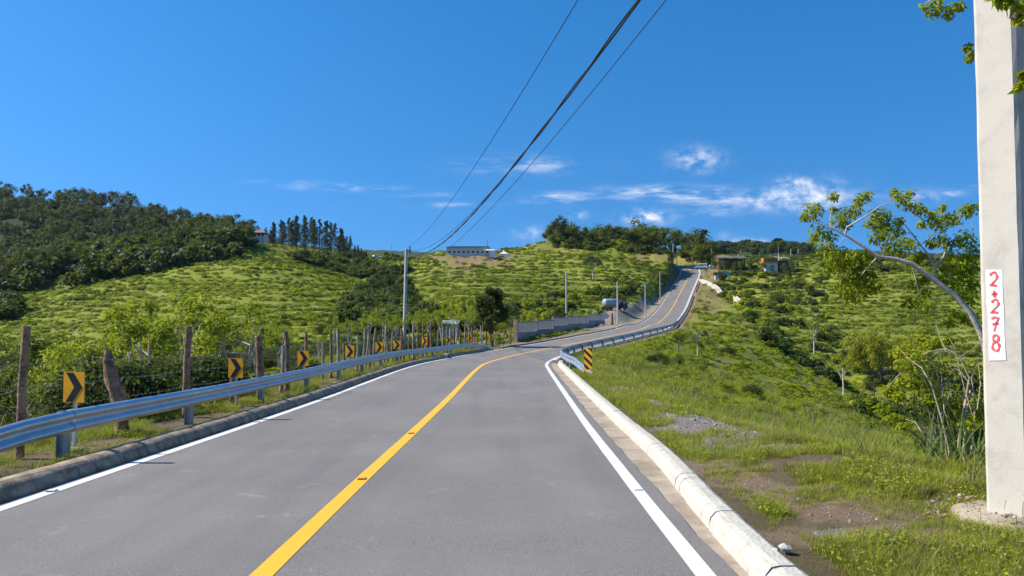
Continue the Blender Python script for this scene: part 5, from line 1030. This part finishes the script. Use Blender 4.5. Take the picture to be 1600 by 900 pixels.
me = mesh_np('foliage', np.concatenate(V1), np.concatenate(F1), [L_NTREE]); obj_me('foliage', me, tr)
# overhanging tree whose trunk stands outside the frame
ot = empty('overhanging_tree', (7.6, 5.6, gz1(7.6, 5.6)), 'leafy branches hanging in at the top right corner beside the pole', 'tree'); OI = -ot.location
mb = MB(); t0 = Vector((7.6, 5.6, gz1(7.6, 5.6) - .3)); mb.tube([t0, t0 + Vector((-.1, 0, 2)), t0 + Vector((-.3, .1, 4)), t0 + Vector((-.8, .2, 5.4))], [.16, .14, .11, .08], 9, jit=.05)
a0 = t0 + Vector((-.8, .2, 5.4))
for tgt, Y in [((1445, 8), 8.2), ((1512, 80), 8.2), ((1590, 10), 5.2), ((1600, 135), 5.0)]:
    e = P(*tgt, Y); b0 = a0 if Y > 6 else t0 + Vector((-.3, .1, 4)); mb.tube([b0 + (e - b0) * t + Vector((0, 0, .35 * math.sin(3.14 * t) + .05 * math.sin(t * 9))) for t in (0, .15, .3, .45, .6, .75, .9, 1)], [.04, .034, .028, .022, .016, .012, .008, .005], 6)
mb.build('trunk', M_PALE, ot, OI)
V1, F1 = [], []
for px, py, rad, Y, L_ in [(1447, 10, 10, 8.2, .075), (1458, 20, 12, 8.2, .075), (1470, 18, 11, 8.2, .075), (1482, 25, 9, 8.2, .075), (1490, 12, 10, 8.2, .075), (1500, 12, 9, 8.2, .075), (1465, 6, 9, 8.2, .075), (1511, 75, 8, 8.2, .07), (1516, 85, 10, 8.2, .07), (1513, 95, 7, 8.2, .07), (1572, 4, 12, 5.2, .1), (1590, 12, 16, 5.2, .1), (1598, 30, 12, 5.2, .1), (1560, -4, 10, 5.2, .1), (1600, 118, 8, 5.0, .1), (1598, 135, 10, 5.0, .1)]:
    c = np.array(P(px, py, Y) - ot.location); v, f_ = clump_leaves([c], [rad / F * Y * 1.1], 34 if Y > 6 else 22, L_, L_ * .42, r, droop=.3); F1.append(f_ + sum(len(a) for a in V1)); V1.append(v)
for k in range(34):
    c = np.array([r.uniform(-1.6, 1.8), r.uniform(-1.4, 1.8), r.uniform(4.6, 7.4)]); v, f_ = clump_leaves([c], [.42], 120, .10, .042, r, droop=.3); F1.append(f_ + sum(len(a) for a in V1)); V1.append(v)
obj_me('foliage', mesh_np('foliage', np.concatenate(V1), np.concatenate(F1), [L_NTREE]), ot)
# dry shrub and broad-bladed cane in front of the pole
M_TWIG = solid('dry_twig', (.42, .33, .24), .9, scale=9, col2=(.26, .20, .15), bump=.4)
ds = empty('dry_shrub', GP(1490, 9.6), 'tangle of bare curving dry branches left of the numbered pole', 'shrub'); DI = -ds.location; mb = MB()
for pts, w in [([(1500, 745), (1498, 690), (1506, 640), (1515, 590), (1500, 558), (1478, 545), (1450, 550), (1420, 572), (1400, 590)], .018), ([(1490, 750), (1482, 700), (1470, 650), (1455, 600), (1440, 575), (1452, 560), (1470, 548)], .014), ([(1510, 750), (1520, 690), (1524, 630), (1518, 590), (1530, 560)], .016), ([(1478, 548), (1468, 525), (1462, 505)], .006), ([(1500, 558), (1520, 545), (1535, 535)], .007), ([(1505, 720), (1508, 660), (1516, 610)], .022), ([(1480, 740), (1450, 690), (1430, 660), (1415, 655)], .009), ([(1495, 700), (1475, 640), (1472, 600), (1470, 575)], .008), ([(1515, 600), (1500, 580), (1490, 575), (1480, 590)], .006), ([(1470, 650), (1490, 600), (1500, 560)], .006),
               ([(1450, 720), (1430, 725), (1400, 730), (1370, 722)], .008), ([(1520, 650), (1505, 600), (1490, 540), (1478, 520)], .005), ([(1527, 640), (1532, 600), (1528, 560)], .008), ([(1400, 590), (1385, 610), (1380, 630)], .004), ([(1440, 575), (1420, 560), (1405, 545)], .005), ([(1452, 775), (1440, 760), (1432, 745)], .018), ([(1475, 763), (1460, 766), (1445, 768)], .014)]:
    q_ = path3(pts, 9.2 + random.uniform(-.3, .4), 9.6); mb.tube(q_, [w * (1 - .6 * i / (len(q_) - 1)) for i in range(len(q_))], 6, jit=.08)
mb.build('branches', M_TWIG, ds, DI)
sb = empty('leafy_shrub', GP(1510, 10.0), 'bright small leaved shrub growing up around the dry branches', 'shrub'); V1, F1 = [], []; mb = MB()
for px, py, rad in [(1405, 552, 12), (1418, 545, 12), (1430, 560, 14), (1445, 552, 10), (1410, 570, 10), (1425, 580, 11), (1440, 530, 9), (1452, 540, 8), (1465, 535, 8), (1480, 532, 7), (1400, 605, 12), (1415, 598, 12), (1390, 612, 8), (1405, 620, 8), (1430, 600, 9), (1440, 612, 12), (1455, 620, 12), (1450, 600, 9), (1460, 635, 9), (1480, 635, 14), (1495, 640, 16), (1510, 645, 16), (1522, 635, 12), (1500, 655, 16), (1485, 660, 14), (1515, 662, 14), (1525, 650, 12), (1475, 650, 10), (1530, 680, 12), (1518, 690, 14), (1505, 685, 12), (1490, 700, 12), (1512, 720, 14), (1528, 715, 12), (1500, 735, 10), (1522, 742, 10), (1380, 640, 10), (1395, 655, 10), (1410, 665, 9), (1460, 700, 9), (1472, 715, 10)]:
    Y = 9.9 + r.normal(0, .25); c = np.array(P(px, py, Y) - sb.location); v, f_ = clump_leaves([c], [rad / F * Y * 1.45], 110, .066, .030, r, droop=.2); F1.append(f_ + sum(len(a) for a in V1)); V1.append(v); mb.tube([(c[0] * .3, c[1] * .3, -.1), tuple(c * .6 + np.array([0, 0, .1])), tuple(c)], [.01, .007, .003], 4, caps=False)
obj_me('foliage', mesh_np('foliage', np.concatenate(V1), np.concatenate(F1), [L_NTREE]), sb); mb.build('stems', M_TWIG, sb)
hs_ = empty('shade_shrub', GP(1500, 10.6), 'dense dark green shrub crowding the left side of the numbered pole', 'shrub'); V1, F1 = [], []; mb = MB()
for k in range(80):
    px, py = r.uniform(1425, 1545), r.uniform(570, 765); Y = 10.3 + r.normal(0, .3); c = np.array(P(px, py, Y) - hs_.location); v, f_ = clump_leaves([c], [.19], 70, .06, .03, r, droop=.1); F1.append(f_ + sum(len(a) for a in V1)); V1.append(v); mb.tube([(c[0] * .3, c[1] * .3, -.4), tuple(c * .6), tuple(c)], [.012, .008, .003], 4, caps=False)
obj_me('foliage', mesh_np('foliage', np.concatenate(V1), np.concatenate(F1), [L_BUSH]), hs_); mb.build('stems', M_TWIG, hs_)
for i, (px, Y, hh, n_, lab) in enumerate([(1475, 8.6, 1.0, 26, 'clump of long broad grass blades left of the pole foot'), (1515, 8.9, 1.35, 30, 'tall clump of broad blades right beside the numbered pole'), (1345, 11.5, .8, 40, 'pale feathery grass clump on the verge edge left of the dry shrub'), (1400, 10.6, .85, 34, 'grass clump between the feathery clump and the dry shrub'), (1290, 13, .7, 36, 'long grass clump at the left end of the verge edge')]):
    g_ = GP(px, Y); V, Fc = blades(n_, hh, .22, .035 if i < 2 else .016, np.random.default_rng(80 + i), .8, 5); o = obj_me('grass_clump', mesh_np('grass_clump', V, Fc, [L_BLADE if i < 2 else L_NEAR]), None, g_ - Vector((0, 0, .03))); tag(o, lab, 'grass clump')
# ------------------------------------------------------------------ buildings, wall, vehicles
M_BLK2 = solid('grey_block', (.30, .30, .30), .9, scale=2.5, bump=.5, bscale=12, col2=(.20, .205, .21)); M_WALLW = solid('white_wall', (.55, .54, .52), .8, scale=1.5, col2=(.55, .56, .58)); M_ROOFB = solid('blue_grey_roof', (.20, .27, .33), .6); M_ROOFD = solid('dark_sheet_roof', (.13, .135, .16), .55); M_ROOFL = solid('pale_sheet_roof', (.36, .39, .42), .6, col2=(.26, .29, .31)); M_ROOFR = solid('brown_tile_roof', (.26, .15, .12), .8)
M_BROWN = solid('brown_boards', (.14, .075, .045), .8, scale=5, col2=(.08, .045, .03)); M_ORB = solid('orange_boards', (.62, .27, .05), .7, scale=4, col2=(.42, .16, .03)); M_GLASS = solid('dark_window', (.03, .035, .045), .15); M_TENT = solid('white_canvas', (.80, .80, .80), .7); M_CAR = solid('white_car_paint', (.75, .76, .78), .3, var=.03); M_TYRE = solid('tyre', (.02, .02, .02), .85); M_TANK = solid('pale_tank', (.30, .38, .41), .5, col2=(.22, .29, .32)); M_CHAS = solid('dark_chassis', (.04, .042, .045), .7)
def bld(name, px, Y, label, cat='building', rz=0.0, dz=0.0): g_ = GP(px, Y); g_.z += dz; return empty(name, g_, label, cat, rz=rz)
def part(root, name, mat, fn): mb = MB(); fn(mb); return mb.build(name, mat, root)
# long white building on the middle hill
Y = 250; r0 = bld('long_white_building', 731, Y, 'long low white building with blue grey roof on the middle ridge'); r0.location.z = P(731, 399, Y).z; zt = P(731, 388.5, Y).z - r0.location.z; W_ = 66 / F * Y
H_ = max(2.6, zt - .3); part(r0, 'wall', M_WALLW, lambda m: m.box((0, 2, H_ / 2 - .5), (W_, 5, H_ + 1))); part(r0, 'roof', M_ROOFB, lambda m: m.prism([(-W_ / 2 - .3, H_), (W_ / 2 + .3, H_), (W_ / 2 + .2, H_ + .42), (-W_ / 2 + 1.2, H_ + .42)], -1.0, 4.8))
for i in range(9):
    w = part(r0, 'window', M_WALLW, lambda m: m.box((-W_ / 2 + 1 + i * 1.6, -.52, H_ - 1.5), (.95, .06, .85))); part(w, 'pane', M_GLASS, lambda m: m.box((-W_ / 2 + 1 + i * 1.6, -.56, H_ - 1.5), (.75, .04, .65)))
part(r0, 'mast', M_DARKM, lambda m: m.tube([(W_ / 2 - .6, 1, H_), (W_ / 2 - .6, 1, H_ + 3.0)], .08, 6))
for px, pt, w, lab in [(765.5, 385, 2.0, 'larger white peaked tent right of the long building'), (787, 390, 1.7, 'smaller white peaked tent farther right on the ridge')]:
    t_ = bld('peaked_tent', px, 250, lab, 'tent'); t_.location.z = P(px, 399.5, 250).z; z1 = P(px, pt, 250).z - t_.location.z; 
    part(t_, 'canopy', M_TENT, lambda m: m.add([(-w, -w, z1 - 1.5), (w, -w, z1 - 1.5), (w, w, z1 - 1.5), (-w, w, z1 - 1.5), (-w * .28, -w * .28, z1 - .95), (w * .28, -w * .28, z1 - .95), (w * .28, w * .28, z1 - .95), (-w * .28, w * .28, z1 - .95), (0, 0, z1)], [(0, 1, 5, 4), (1, 2, 6, 5), (2, 3, 7, 6), (3, 0, 4, 7), (4, 5, 8), (5, 6, 8), (6, 7, 8), (7, 4, 8)]))
    part(t_, 'side_panel', M_TENT, lambda m: m.box((w * .45, -w * .9, (z1 - 1.5) / 2 - .3), (w, .05, z1 - 1.5 + .6)))
    for sx in (-1, 1):
        for sy in (-1, 1): part(t_, 'tent_pole', M_ALU, lambda m: m.tube([(sx * w, sy * w, -.5), (sx * w, sy * w, z1 - 1.5)], .06, 5))
def hip(m, w, d, z, h, x=0, y=0): m.add([(x - w, y - d, z), (x + w, y - d, z), (x + w, y + d, z), (x - w, y + d, z), (x - w * .35, y, z + h), (x + w * .35, y, z + h)], [(0, 1, 5, 4), (1, 2, 5), (2, 3, 4, 5), (3, 0, 4), (3, 2, 1, 0)])
Y = 262; r0 = bld('hill_house', 403, Y, 'pale hill house with brown hip roof among trees on the left crest', dz=1.2); zt = max(5.0, P(403, 358, Y).z - r0.location.z)
part(r0, 'wall', M_WALLW, lambda m: m.box((0, 2, zt / 2 - 1.5), (4.6, 4, zt - 1))); part(r0, 'roof', M_ROOFR, lambda m: hip(m, 3.0, 2.8, zt - 1.3, 1.2, 0, 2)); part(r0, 'porch_roof', M_ROOFL, lambda m: hip(m, 1.9, 1.6, zt - 3.6, .9, -2.2, -1)); part(r0, 'porch_wall', M_WALLW, lambda m: m.box((-2.2, -.6, zt / 2 - 2.6), (3.0, 2, zt - 2)))
for x in (-1.2, .3, 1.6): part(r0, 'window', M_GLASS, lambda m: m.box((x, -.03, zt - 2.0), (.8, .1, .8)))
# brown house and orange house at the right
Y = 268; r0 = bld('brown_house', 1145, Y, 'dark brown wooden house with grey sheet roof above the slope'); r0.location.z = P(1145, 416, Y).z; zt = P(1145, 400, Y).z - r0.location.z; zt = min(max(zt, 3.0), 7); w = 22 / F * Y
part(r0, 'wall', M_BROWN, lambda m: m.box((0, 2.5, zt / 2 - .8), (w * 1.9, 4, zt - .2))); part(r0, 'roof', M_ROOFD, lambda m: m.prism([(-w - .4, 0), (w + .5, 0), (w + .5, .12), (-w - .4, .12)], 0, 7, Matrix.Translation((0, -1.5, zt - .9)) @ Matrix.Rotation(math.radians(9), 4, 'X')))
for i in range(5): part(r0, 'porch_post', M_BROWN, lambda m: m.box((-w + .3 + i * w * .48, -1.1, (zt - 1) / 2 - .8), (.16, .16, zt)))
for i in range(4): f_ = part(r0, 'window', M_ORB, lambda m: m.box((-w * .7 + i * w * .45, .47, zt - 2.1), (.95, .06, 1.1))); part(f_, 'pane', M_GLASS, lambda m: m.box((-w * .7 + i * w * .45, .43, zt - 2.1), (.75, .05, .9)))
Y = 256; r0 = bld('orange_house', 1216, Y, 'house with orange timber upper part, white base and grey lean-to roof'); r0.location.z = P(1216, 422, Y).z; zt = P(1216, 401, Y).z - r0.location.z; zt = min(max(zt, 3.8), 7.5)
part(r0, 'base_wall', M_WALLW, lambda m: m.box((-2.2, 2, (zt - 2) / 2 - .6), (4.2, 4, zt - .8))); part(r0, 'timber_wall', M_ORB, lambda m: m.box((-2.6, 1.9, zt - 1.25), (5.0, 4.3, 1.7))); part(r0, 'lean_to', M_BROWN, lambda m: m.box((2.5, 2, (zt - 1.4) / 2 - .6), (4.2, 4, zt))); part(r0, 'roof', M_ROOFL, lambda m: m.prism([(.2, 0), (5.0, -.35), (5.0, -.25), (.2, .10)], -.6, 4.6, Matrix.Translation((0, 0, zt - .4)) @ Matrix.Rotation(math.radians(9), 4, 'X'))); part(r0, 'flat_roof', M_ROOFD, lambda m: m.box((-2.6, 1.9, zt - .33), (5.3, 4.6, .1)))
for i in range(4): f_ = part(r0, 'window', M_ORB, lambda m: m.box((-4.4 + i * 1.2, -.28, zt - 1.3), (.8, .06, .9))); part(f_, 'pane', M_GLASS, lambda m: m.box((-4.4 + i * 1.2, -.32, zt - 1.3), (.6, .05, .7)))
part(r0, 'window', M_GLASS, lambda m: m.box((2.4, -.04, zt - 2.0), (1.5, .1, 1.1)))
# small things by the hilltop
Y = 240; r0 = bld('concrete_box', 1120, Y, 'small white concrete box beside the drain channel on the right slope', 'concrete box'); part(r0, 'box', M_WALLW, lambda m: m.box((0, 0, .3), (1.2, 1.0, 1.8))); part(r0, 'lid', M_CONC, lambda m: m.box((0, 0, 1.24), (1.35, 1.15, .08)))
M_BSH = solid('bluish_sheet', (.25, .38, .42), .6); r0 = bld('sheet_fence', 1131, 243, 'bluish sheet metal fence right of the white concrete box', 'fence')
for i in range(4): part(r0, 'panel', M_BSH, lambda m: m.box((-1.5 + i * .95, 0, .6), (.93, .05, 2.1)))
for j, (px, sz) in enumerate([(1103, .9), (1109, 1.1), (1113, .7)]):
    o = stone(90 + j, M_WALLW, 2); o.name = 'boulder'; link(o); g_ = GP(px, 272); o.location = g_ + Vector((0, 0, sz * .5)); o.scale = (sz * 1.9, sz * 1.6, sz * 2.6); tag(o, ['left', 'middle and largest', 'right'][j] + ' of three pale boulders below the tall slim palm', 'boulder')
def small_sign(px, pc, Y, w, lab, mat, tri=False):
    g_ = GP(px, Y); r0 = empty('road_sign', g_, lab, 'sign'); zc = P(px, pc, Y).z - g_.z; part(r0, 'sign_post', M_ALU, lambda m: m.tube([(0, .05, -.3), (0, .05, zc)], .04, 6)); part(r0, 'sign_panel', mat, lambda m: m.prism([(0, zc - w), (w, zc), (0, zc + w), (-w, zc)], -.015, .015)); return r0
small_sign(1084, 465, 195, .45, 'yellow diamond sign beside the climbing road', M_SIGN); small_sign(1089, 446, 222, .4, 'small yellow diamond sign higher up the climbing road', M_SIGN); small_sign(948, 494, 112, .5, 'grey backed diamond sign at the right end of the block wall', M_ALU)
g_ = GP(956, 118); mb = MB(); mb.tube([Vector((0, 0, -.2)), Vector((.05, 0, 1.0)), Vector((0, 0, 1.9))], [.22, .18, .12], 9, jit=.15); tag(mb.build('stump', M_RUST, None, g_), 'reddish brown stump beside the grey diamond sign', 'stump')
# block wall with barred upper part
w0 = GP(806, 68); w1 = GP(944, 122); d = (w1 - w0); Lw = d.xy.length; ang = math.atan2(d.y, d.x); wl = empty('block_wall', w0, 'grey block wall with barred upper panels along the left of the road', 'wall', rz=ang); nb_ = 7; bl = Lw / nb_
for i in range(nb_ + 1):
    zg = gz1(w0.x + d.x * i / nb_, w0.y + d.y * i / nb_) - w0.z; part(wl, 'pillar', M_CONC if i == 0 else M_BLK2, lambda m: m.box((i * bl, 0, zg + .9), (.42 if i == 0 else .26, .40 if i == 0 else .26, 2.4 if i == 0 else 2.2)))
for i in range(nb_):
    z0 = gz1(w0.x + d.x * (i + .5) / nb_, w0.y + d.y * (i + .5) / nb_) - w0.z
    def courses(m):
        nx = int((bl - .3) / .42)
        for c_ in range(5):
            for k in range(nx + 1):
                a = .15 + k * .42 - (.21 if c_ % 2 else 0); b_ = a + .405; a = max(a, .14); b_ = min(b_, bl - .14)
                if b_ - a > .05: m.box((i * bl + (a + b_) / 2, random.uniform(-.004, .004), z0 - .35 + c_ * .25), (b_ - a, .18, .235))
    part(wl, 'block_courses', M_BLK2, courses)['kind'] = 'stuff'
    part(wl, 'coping', M_BLK2, lambda m: m.box((i * bl + bl / 2, 0, z0 + .80), (bl - .28, .22, .06)))
    def bars(m):
        for k in range(int((bl - .4) / .24)): m.box((i * bl + .25 + k * .24, 0, z0 + 1.30), (.08, .07, .92))
        m.box((i * bl + bl / 2, 0, z0 + 1.78), (bl - .27, .1, .06))
    part(wl, 'bar_panel', M_BLK2, bars)['kind'] = 'stuff'
gt = empty('pole_gate', GP(775, 62), 'makeshift gate of thin posts and slanted braces left of the block wall', 'gate'); GI = gt.location
for a, b_, w in [((787, 541), (788, 514), .05), ((798, 538), (799, 511), .05), ((780, 542), (781, 516), .04), ((789, 522), (797, 512), .035), ((781, 536), (786, 530), .03), ((796, 537), (802, 528), .035), ((774, 542), (774, 518), .045)]:
    part(gt, 'gate_post', M_WOODG, lambda m: m.tube([P(*a, 63) - GI, P(*b_, 63) - GI], w, 6))
for px0, px1, pt, Y, lab in [(812, 866, 503.5, 92, 'pale sheet roofed shed behind the left part of the block wall'), (688, 716, 499, 88, 'small light blue roofed shed behind the fence stakes'), (878, 940, 497, 132, 'low pale roofed shed behind the right part of the block wall')]:
    pm = (px0 + px1) / 2; r0 = bld('shed', pm, Y, lab, 'shed'); zt = P(pm, pt, Y).z - r0.location.z; w = (px1 - px0) / F * Y
    part(r0, 'wall', M_BLK2, lambda m: m.box((0, 1.5, zt / 2 - .6), (w * .94, 3, zt))); part(r0, 'roof', M_ROOFL, lambda m: m.prism([(-w / 2, 0), (w / 2, 0), (w / 2, .07), (-w / 2, .07)], 0, 3.4, Matrix.Translation((0, -.4, zt - .6)) @ Matrix.Rotation(math.radians(7), 4, 'X')))
# drain channel down the right slope
mb = MB(); pts = []
for t in np.linspace(0, 1, 26): px = 1094 + (1158 - 1094) * t; Y = 236 - 44 * t; g_ = GP(px, Y); g_.z = max(g_.z + .15, P(px, 443 + 49 * t, Y).z + .1); g_.z = g_.z if not pts else .5 * g_.z + .5 * (pts[-1].z - .2); pts.append(g_)
for i in range(25):
    a, b_ = pts[i], pts[i + 1]; dd = (b_ - a).normalized(); n_ = Vector((dd.y, -dd.x, 0)).normalized()
    for s_, h_ in ((.42, .8), (-.42, .8)): 
        q = [a + n_ * (s_ - .09), a + n_ * (s_ + .09), b_ + n_ * (s_ + .09), b_ + n_ * (s_ - .09)]; mb.add([p + Vector((0, 0, -1.6)) for p in q] + [p + Vector((0, 0, h_)) for p in q], [(4, 5, 6, 7), (0, 1, 5, 4), (1, 2, 6, 5), (2, 3, 7, 6), (3, 0, 4, 7)])
    q = [a - n_ * .33, a + n_ * .33, b_ + n_ * .33, b_ - n_ * .33]; mb.add([p + Vector((0, 0, .6)) for p in q], [(0, 1, 2, 3)])
tag(mb.build('drain_channel', M_CREAM), 'pale concrete drain channel running down the right slope', 'drain channel')
# vehicles
def wheel(root, x, y, r_, w=.22):
    M = Matrix.Translation((x, y, r_)) @ Matrix.Rotation(math.pi / 2, 4, 'X'); mb = MB(); pr_ = [(r_ * .55, -w / 2), (r_ * .92, -w / 2), (r_, -w * .3), (r_, w * .3), (r_ * .92, w / 2), (r_ * .55, w / 2)]; mb.lathe((0, 0, 0), pr_, 14); mb.v = [tuple(M @ Vector(v)) for v in mb.v]; o = mb.build('wheel', M_TYRE, root); mb = MB(); mb.lathe((0, 0, 0), [(r_ * .1, -w * .55), (r_ * .5, -w * .45), (r_ * .5, w * .45), (r_ * .1, w * .55)], 10); mb.v = [tuple(M @ Vector(v)) for v in mb.v]; mb.build('rim', M_ALU, o)
def sections(m, secs, w):
    """loft body: list of (x, half width, z bottom, z top, half width top)"""
    n0 = len(m.v); V = []; Fc = []
    for x, hb, zb, zt_, ht in secs: V += [(x, -hb * .92, zb), (x, -hb, zb + (zt_ - zb) * .18), (x, -hb, zb + (zt_ - zb) * .52), (x, -ht, zt_ - .06), (x, -ht * .85, zt_), (x, ht * .85, zt_), (x, ht, zt_ - .06), (x, hb, zb + (zt_ - zb) * .52), (x, hb, zb + (zt_ - zb) * .18), (x, hb * .92, zb)]
    k = 10
    for i in range(len(secs) - 1):
        for j in range(k): Fc.append((i * k + j, i * k + (j + 1) % k, (i + 1) * k + (j + 1) % k, (i + 1) * k + j))
    m.add(V, Fc, 0); m.add(V[:k], [tuple(range(k - 1, -1, -1))]); m.add(V[-k:], [tuple(range(k))])
g_ = GP(1080, 281); q_ = V3(off(283, 4.4)); van = empty('parked_van', V3((q_.x, q_.y, gz1(q_.x, q_.y) + .02)), 'white minivan parked at the hilltop bend of the road', 'van', rz=math.radians(168))
px_v = 800 + F * van.location.x / van.location.y; 
part(van, 'body', M_CAR, lambda m: sections(m, [(-2.05, .78, .45, 1.75, .62), (-1.95, .84, .32, 1.95, .70), (.9, .85, .30, 2.0, .70), (1.45, .84, .30, 1.35, .66), (2.05, .80, .32, 1.05, .62), (2.2, .70, .42, .85, .5)], 0))
for sy in (-1, 1):
    for x0, x1 in ((-1.8, -.95), (-.85, .05), (.15, .95)): part(van, 'side_window', M_GLASS, lambda m: m.box(((x0 + x1) / 2, sy * .80, 1.52), (x1 - x0, .12, .46)))
    for x in (-1.3, 1.35): wheel(van, x, sy * .78, .33)
part(van, 'windscreen', M_GLASS, lambda m: m.add([(.98, -.66, 1.86), (.98, .66, 1.86), (1.42, .70, 1.38), (1.42, -.70, 1.38)], [(0, 1, 2, 3)])); part(van, 'rear_window', M_GLASS, lambda m: m.box((-2.02, 0, 1.5), (.1, 1.1, .45)))
g_ = GP(961, 160); tk = empty('tanker_truck', g_ + Vector((0, 0, .0)), 'water tanker truck with pale tank parked under the trees by the gravel lot', 'truck', rz=math.radians(32)); tk.scale = (.86, .86, .86); part(tk, 'chassis', M_CHAS, lambda m: m.box((-.4, 0, .85), (7.2, .9, .3)))
part(tk, 'tank', M_TANK, lambda m: (m.lathe((0, 0, 0), [(.2, -2.35), (.85, -2.28), (.98, -2.1), (.98, 2.1), (.85, 2.28), (.2, 2.35)], 20), setattr(m, 'v', [(v[2] - 1.3, v[1] * 1.0, v[0] * .95 + 2.0) for v in m.v])))
part(tk, 'cab', M_CHAS, lambda m: sections(m, [(1.5, 1.1, .7, 2.7, .95), (2.6, 1.12, .6, 2.7, .95), (3.15, 1.1, .6, 1.9, .95), (3.4, 1.05, .6, 1.5, .9)], 0)); part(tk, 'windscreen', M_ROOFL, lambda m: m.add([(2.66, -.9, 2.62), (2.66, .9, 2.62), (3.17, .98, 1.92), (3.17, -.98, 1.92)], [(0, 1, 2, 3)]))
part(tk, 'side_window', M_ROOFL, lambda m: m.box((2.1, -1.05, 2.05), (.75, .12, .6))); part(tk, 'bumper', M_ALU, lambda m: m.box((3.45, 0, .75), (.15, 2.1, .25)))
for x in (-3.1, -2.0, 2.4):
    for sy in (-1, 1): wheel(tk, x, sy * .95, .48, .3)
g_ = GP(589, 384); c_ = empty('parked_car', g_ + Vector((0, 0, .4)), 'small white car on the far saddle between the hills', 'car', rz=.1); part(c_, 'body', M_CAR, lambda m: sections(m, [(-2.1, .8, .4, 1.2, .6), (-1.6, .85, .3, 1.7, .65), (.4, .85, .3, 1.72, .65), (1.1, .85, .3, 1.1, .7), (2.1, .8, .4, .9, .6)], 0)); part(c_, 'side_window', M_GLASS, lambda m: m.box((-.6, -.78, 1.35), (1.8, .12, .4)))
for x in (-1.3, 1.3):
    for sy in (-1, 1): wheel(c_, x, sy * .75, .33)
# more poles up the hill
for px, pt, Y, r0_, lab in [(885, 424, 138, .17, 'concrete pole rising behind the middle of the block wall'), (965, 440, 127, .14, 'slim pole at the near edge of the gravel lot'), (1008.5, 444, 166, .13, 'slim pole at the far edge of the gravel lot'), (1031.5, 424, 205, .12, 'slim pole at the foot of the cut bank'), (1052, 381, 262, .17, 'pole beside the road at the top of the cut bank'), (1057.5, 383, 285, .12, 'thinner pole just behind the one on the cut bank'), (1236, 389, 285, .15, 'pole right of the orange house'), (611, 380, 398, .2, 'distant pole on the saddle between the hills'), (1104.5, 372, 300, .12, 'thin pole behind the tall slim palm')]:
    g_ = GP(px, Y); utility_pole(lab, g_, P(px, pt, Y).z, r0_, r0_ * .75, fittings=px in (1008.5, 965), mat=M_PC)
g0 = GP(1036, 276); hf = empty('hilltop_fence', g0, 'line of small pale posts behind the road at the hilltop', 'fence')
for i in range(14):
    g_ = GP(1036 + i * 4.6, 300); part(hf, 'fence_post', M_CONC, lambda m: m.box(tuple(g_ - g0 + Vector((0, 0, .5))), (.14, .14, 1.5)))
for hh in (.55, 1.0):
    q_ = [GP(1036 + i * 4.6, 300) - g0 + Vector((0, -.1, hh)) for i in range(14)]; part(hf, 'wire_strand', M_WIRE, lambda m: m.tube(q_, .02, 4))
# ------------------------------------------------------------------ the thin haze of the valley air
def haze(density):
    mb = MB(); mb.box((0, 1400, 60), (5200, 4400, 260)); m, g = base('air')
    v = g.n('ShaderNodeVolumePrincipled', Color=(.72, .84, 1, 1), Density=density, Anisotropy=.2); g.n('ShaderNodeOutputMaterial', Volume=v.outputs[0])
    tag(mb.build('haze', m), 'thin bluish air over the hills', kind='stuff')
haze(.00004)
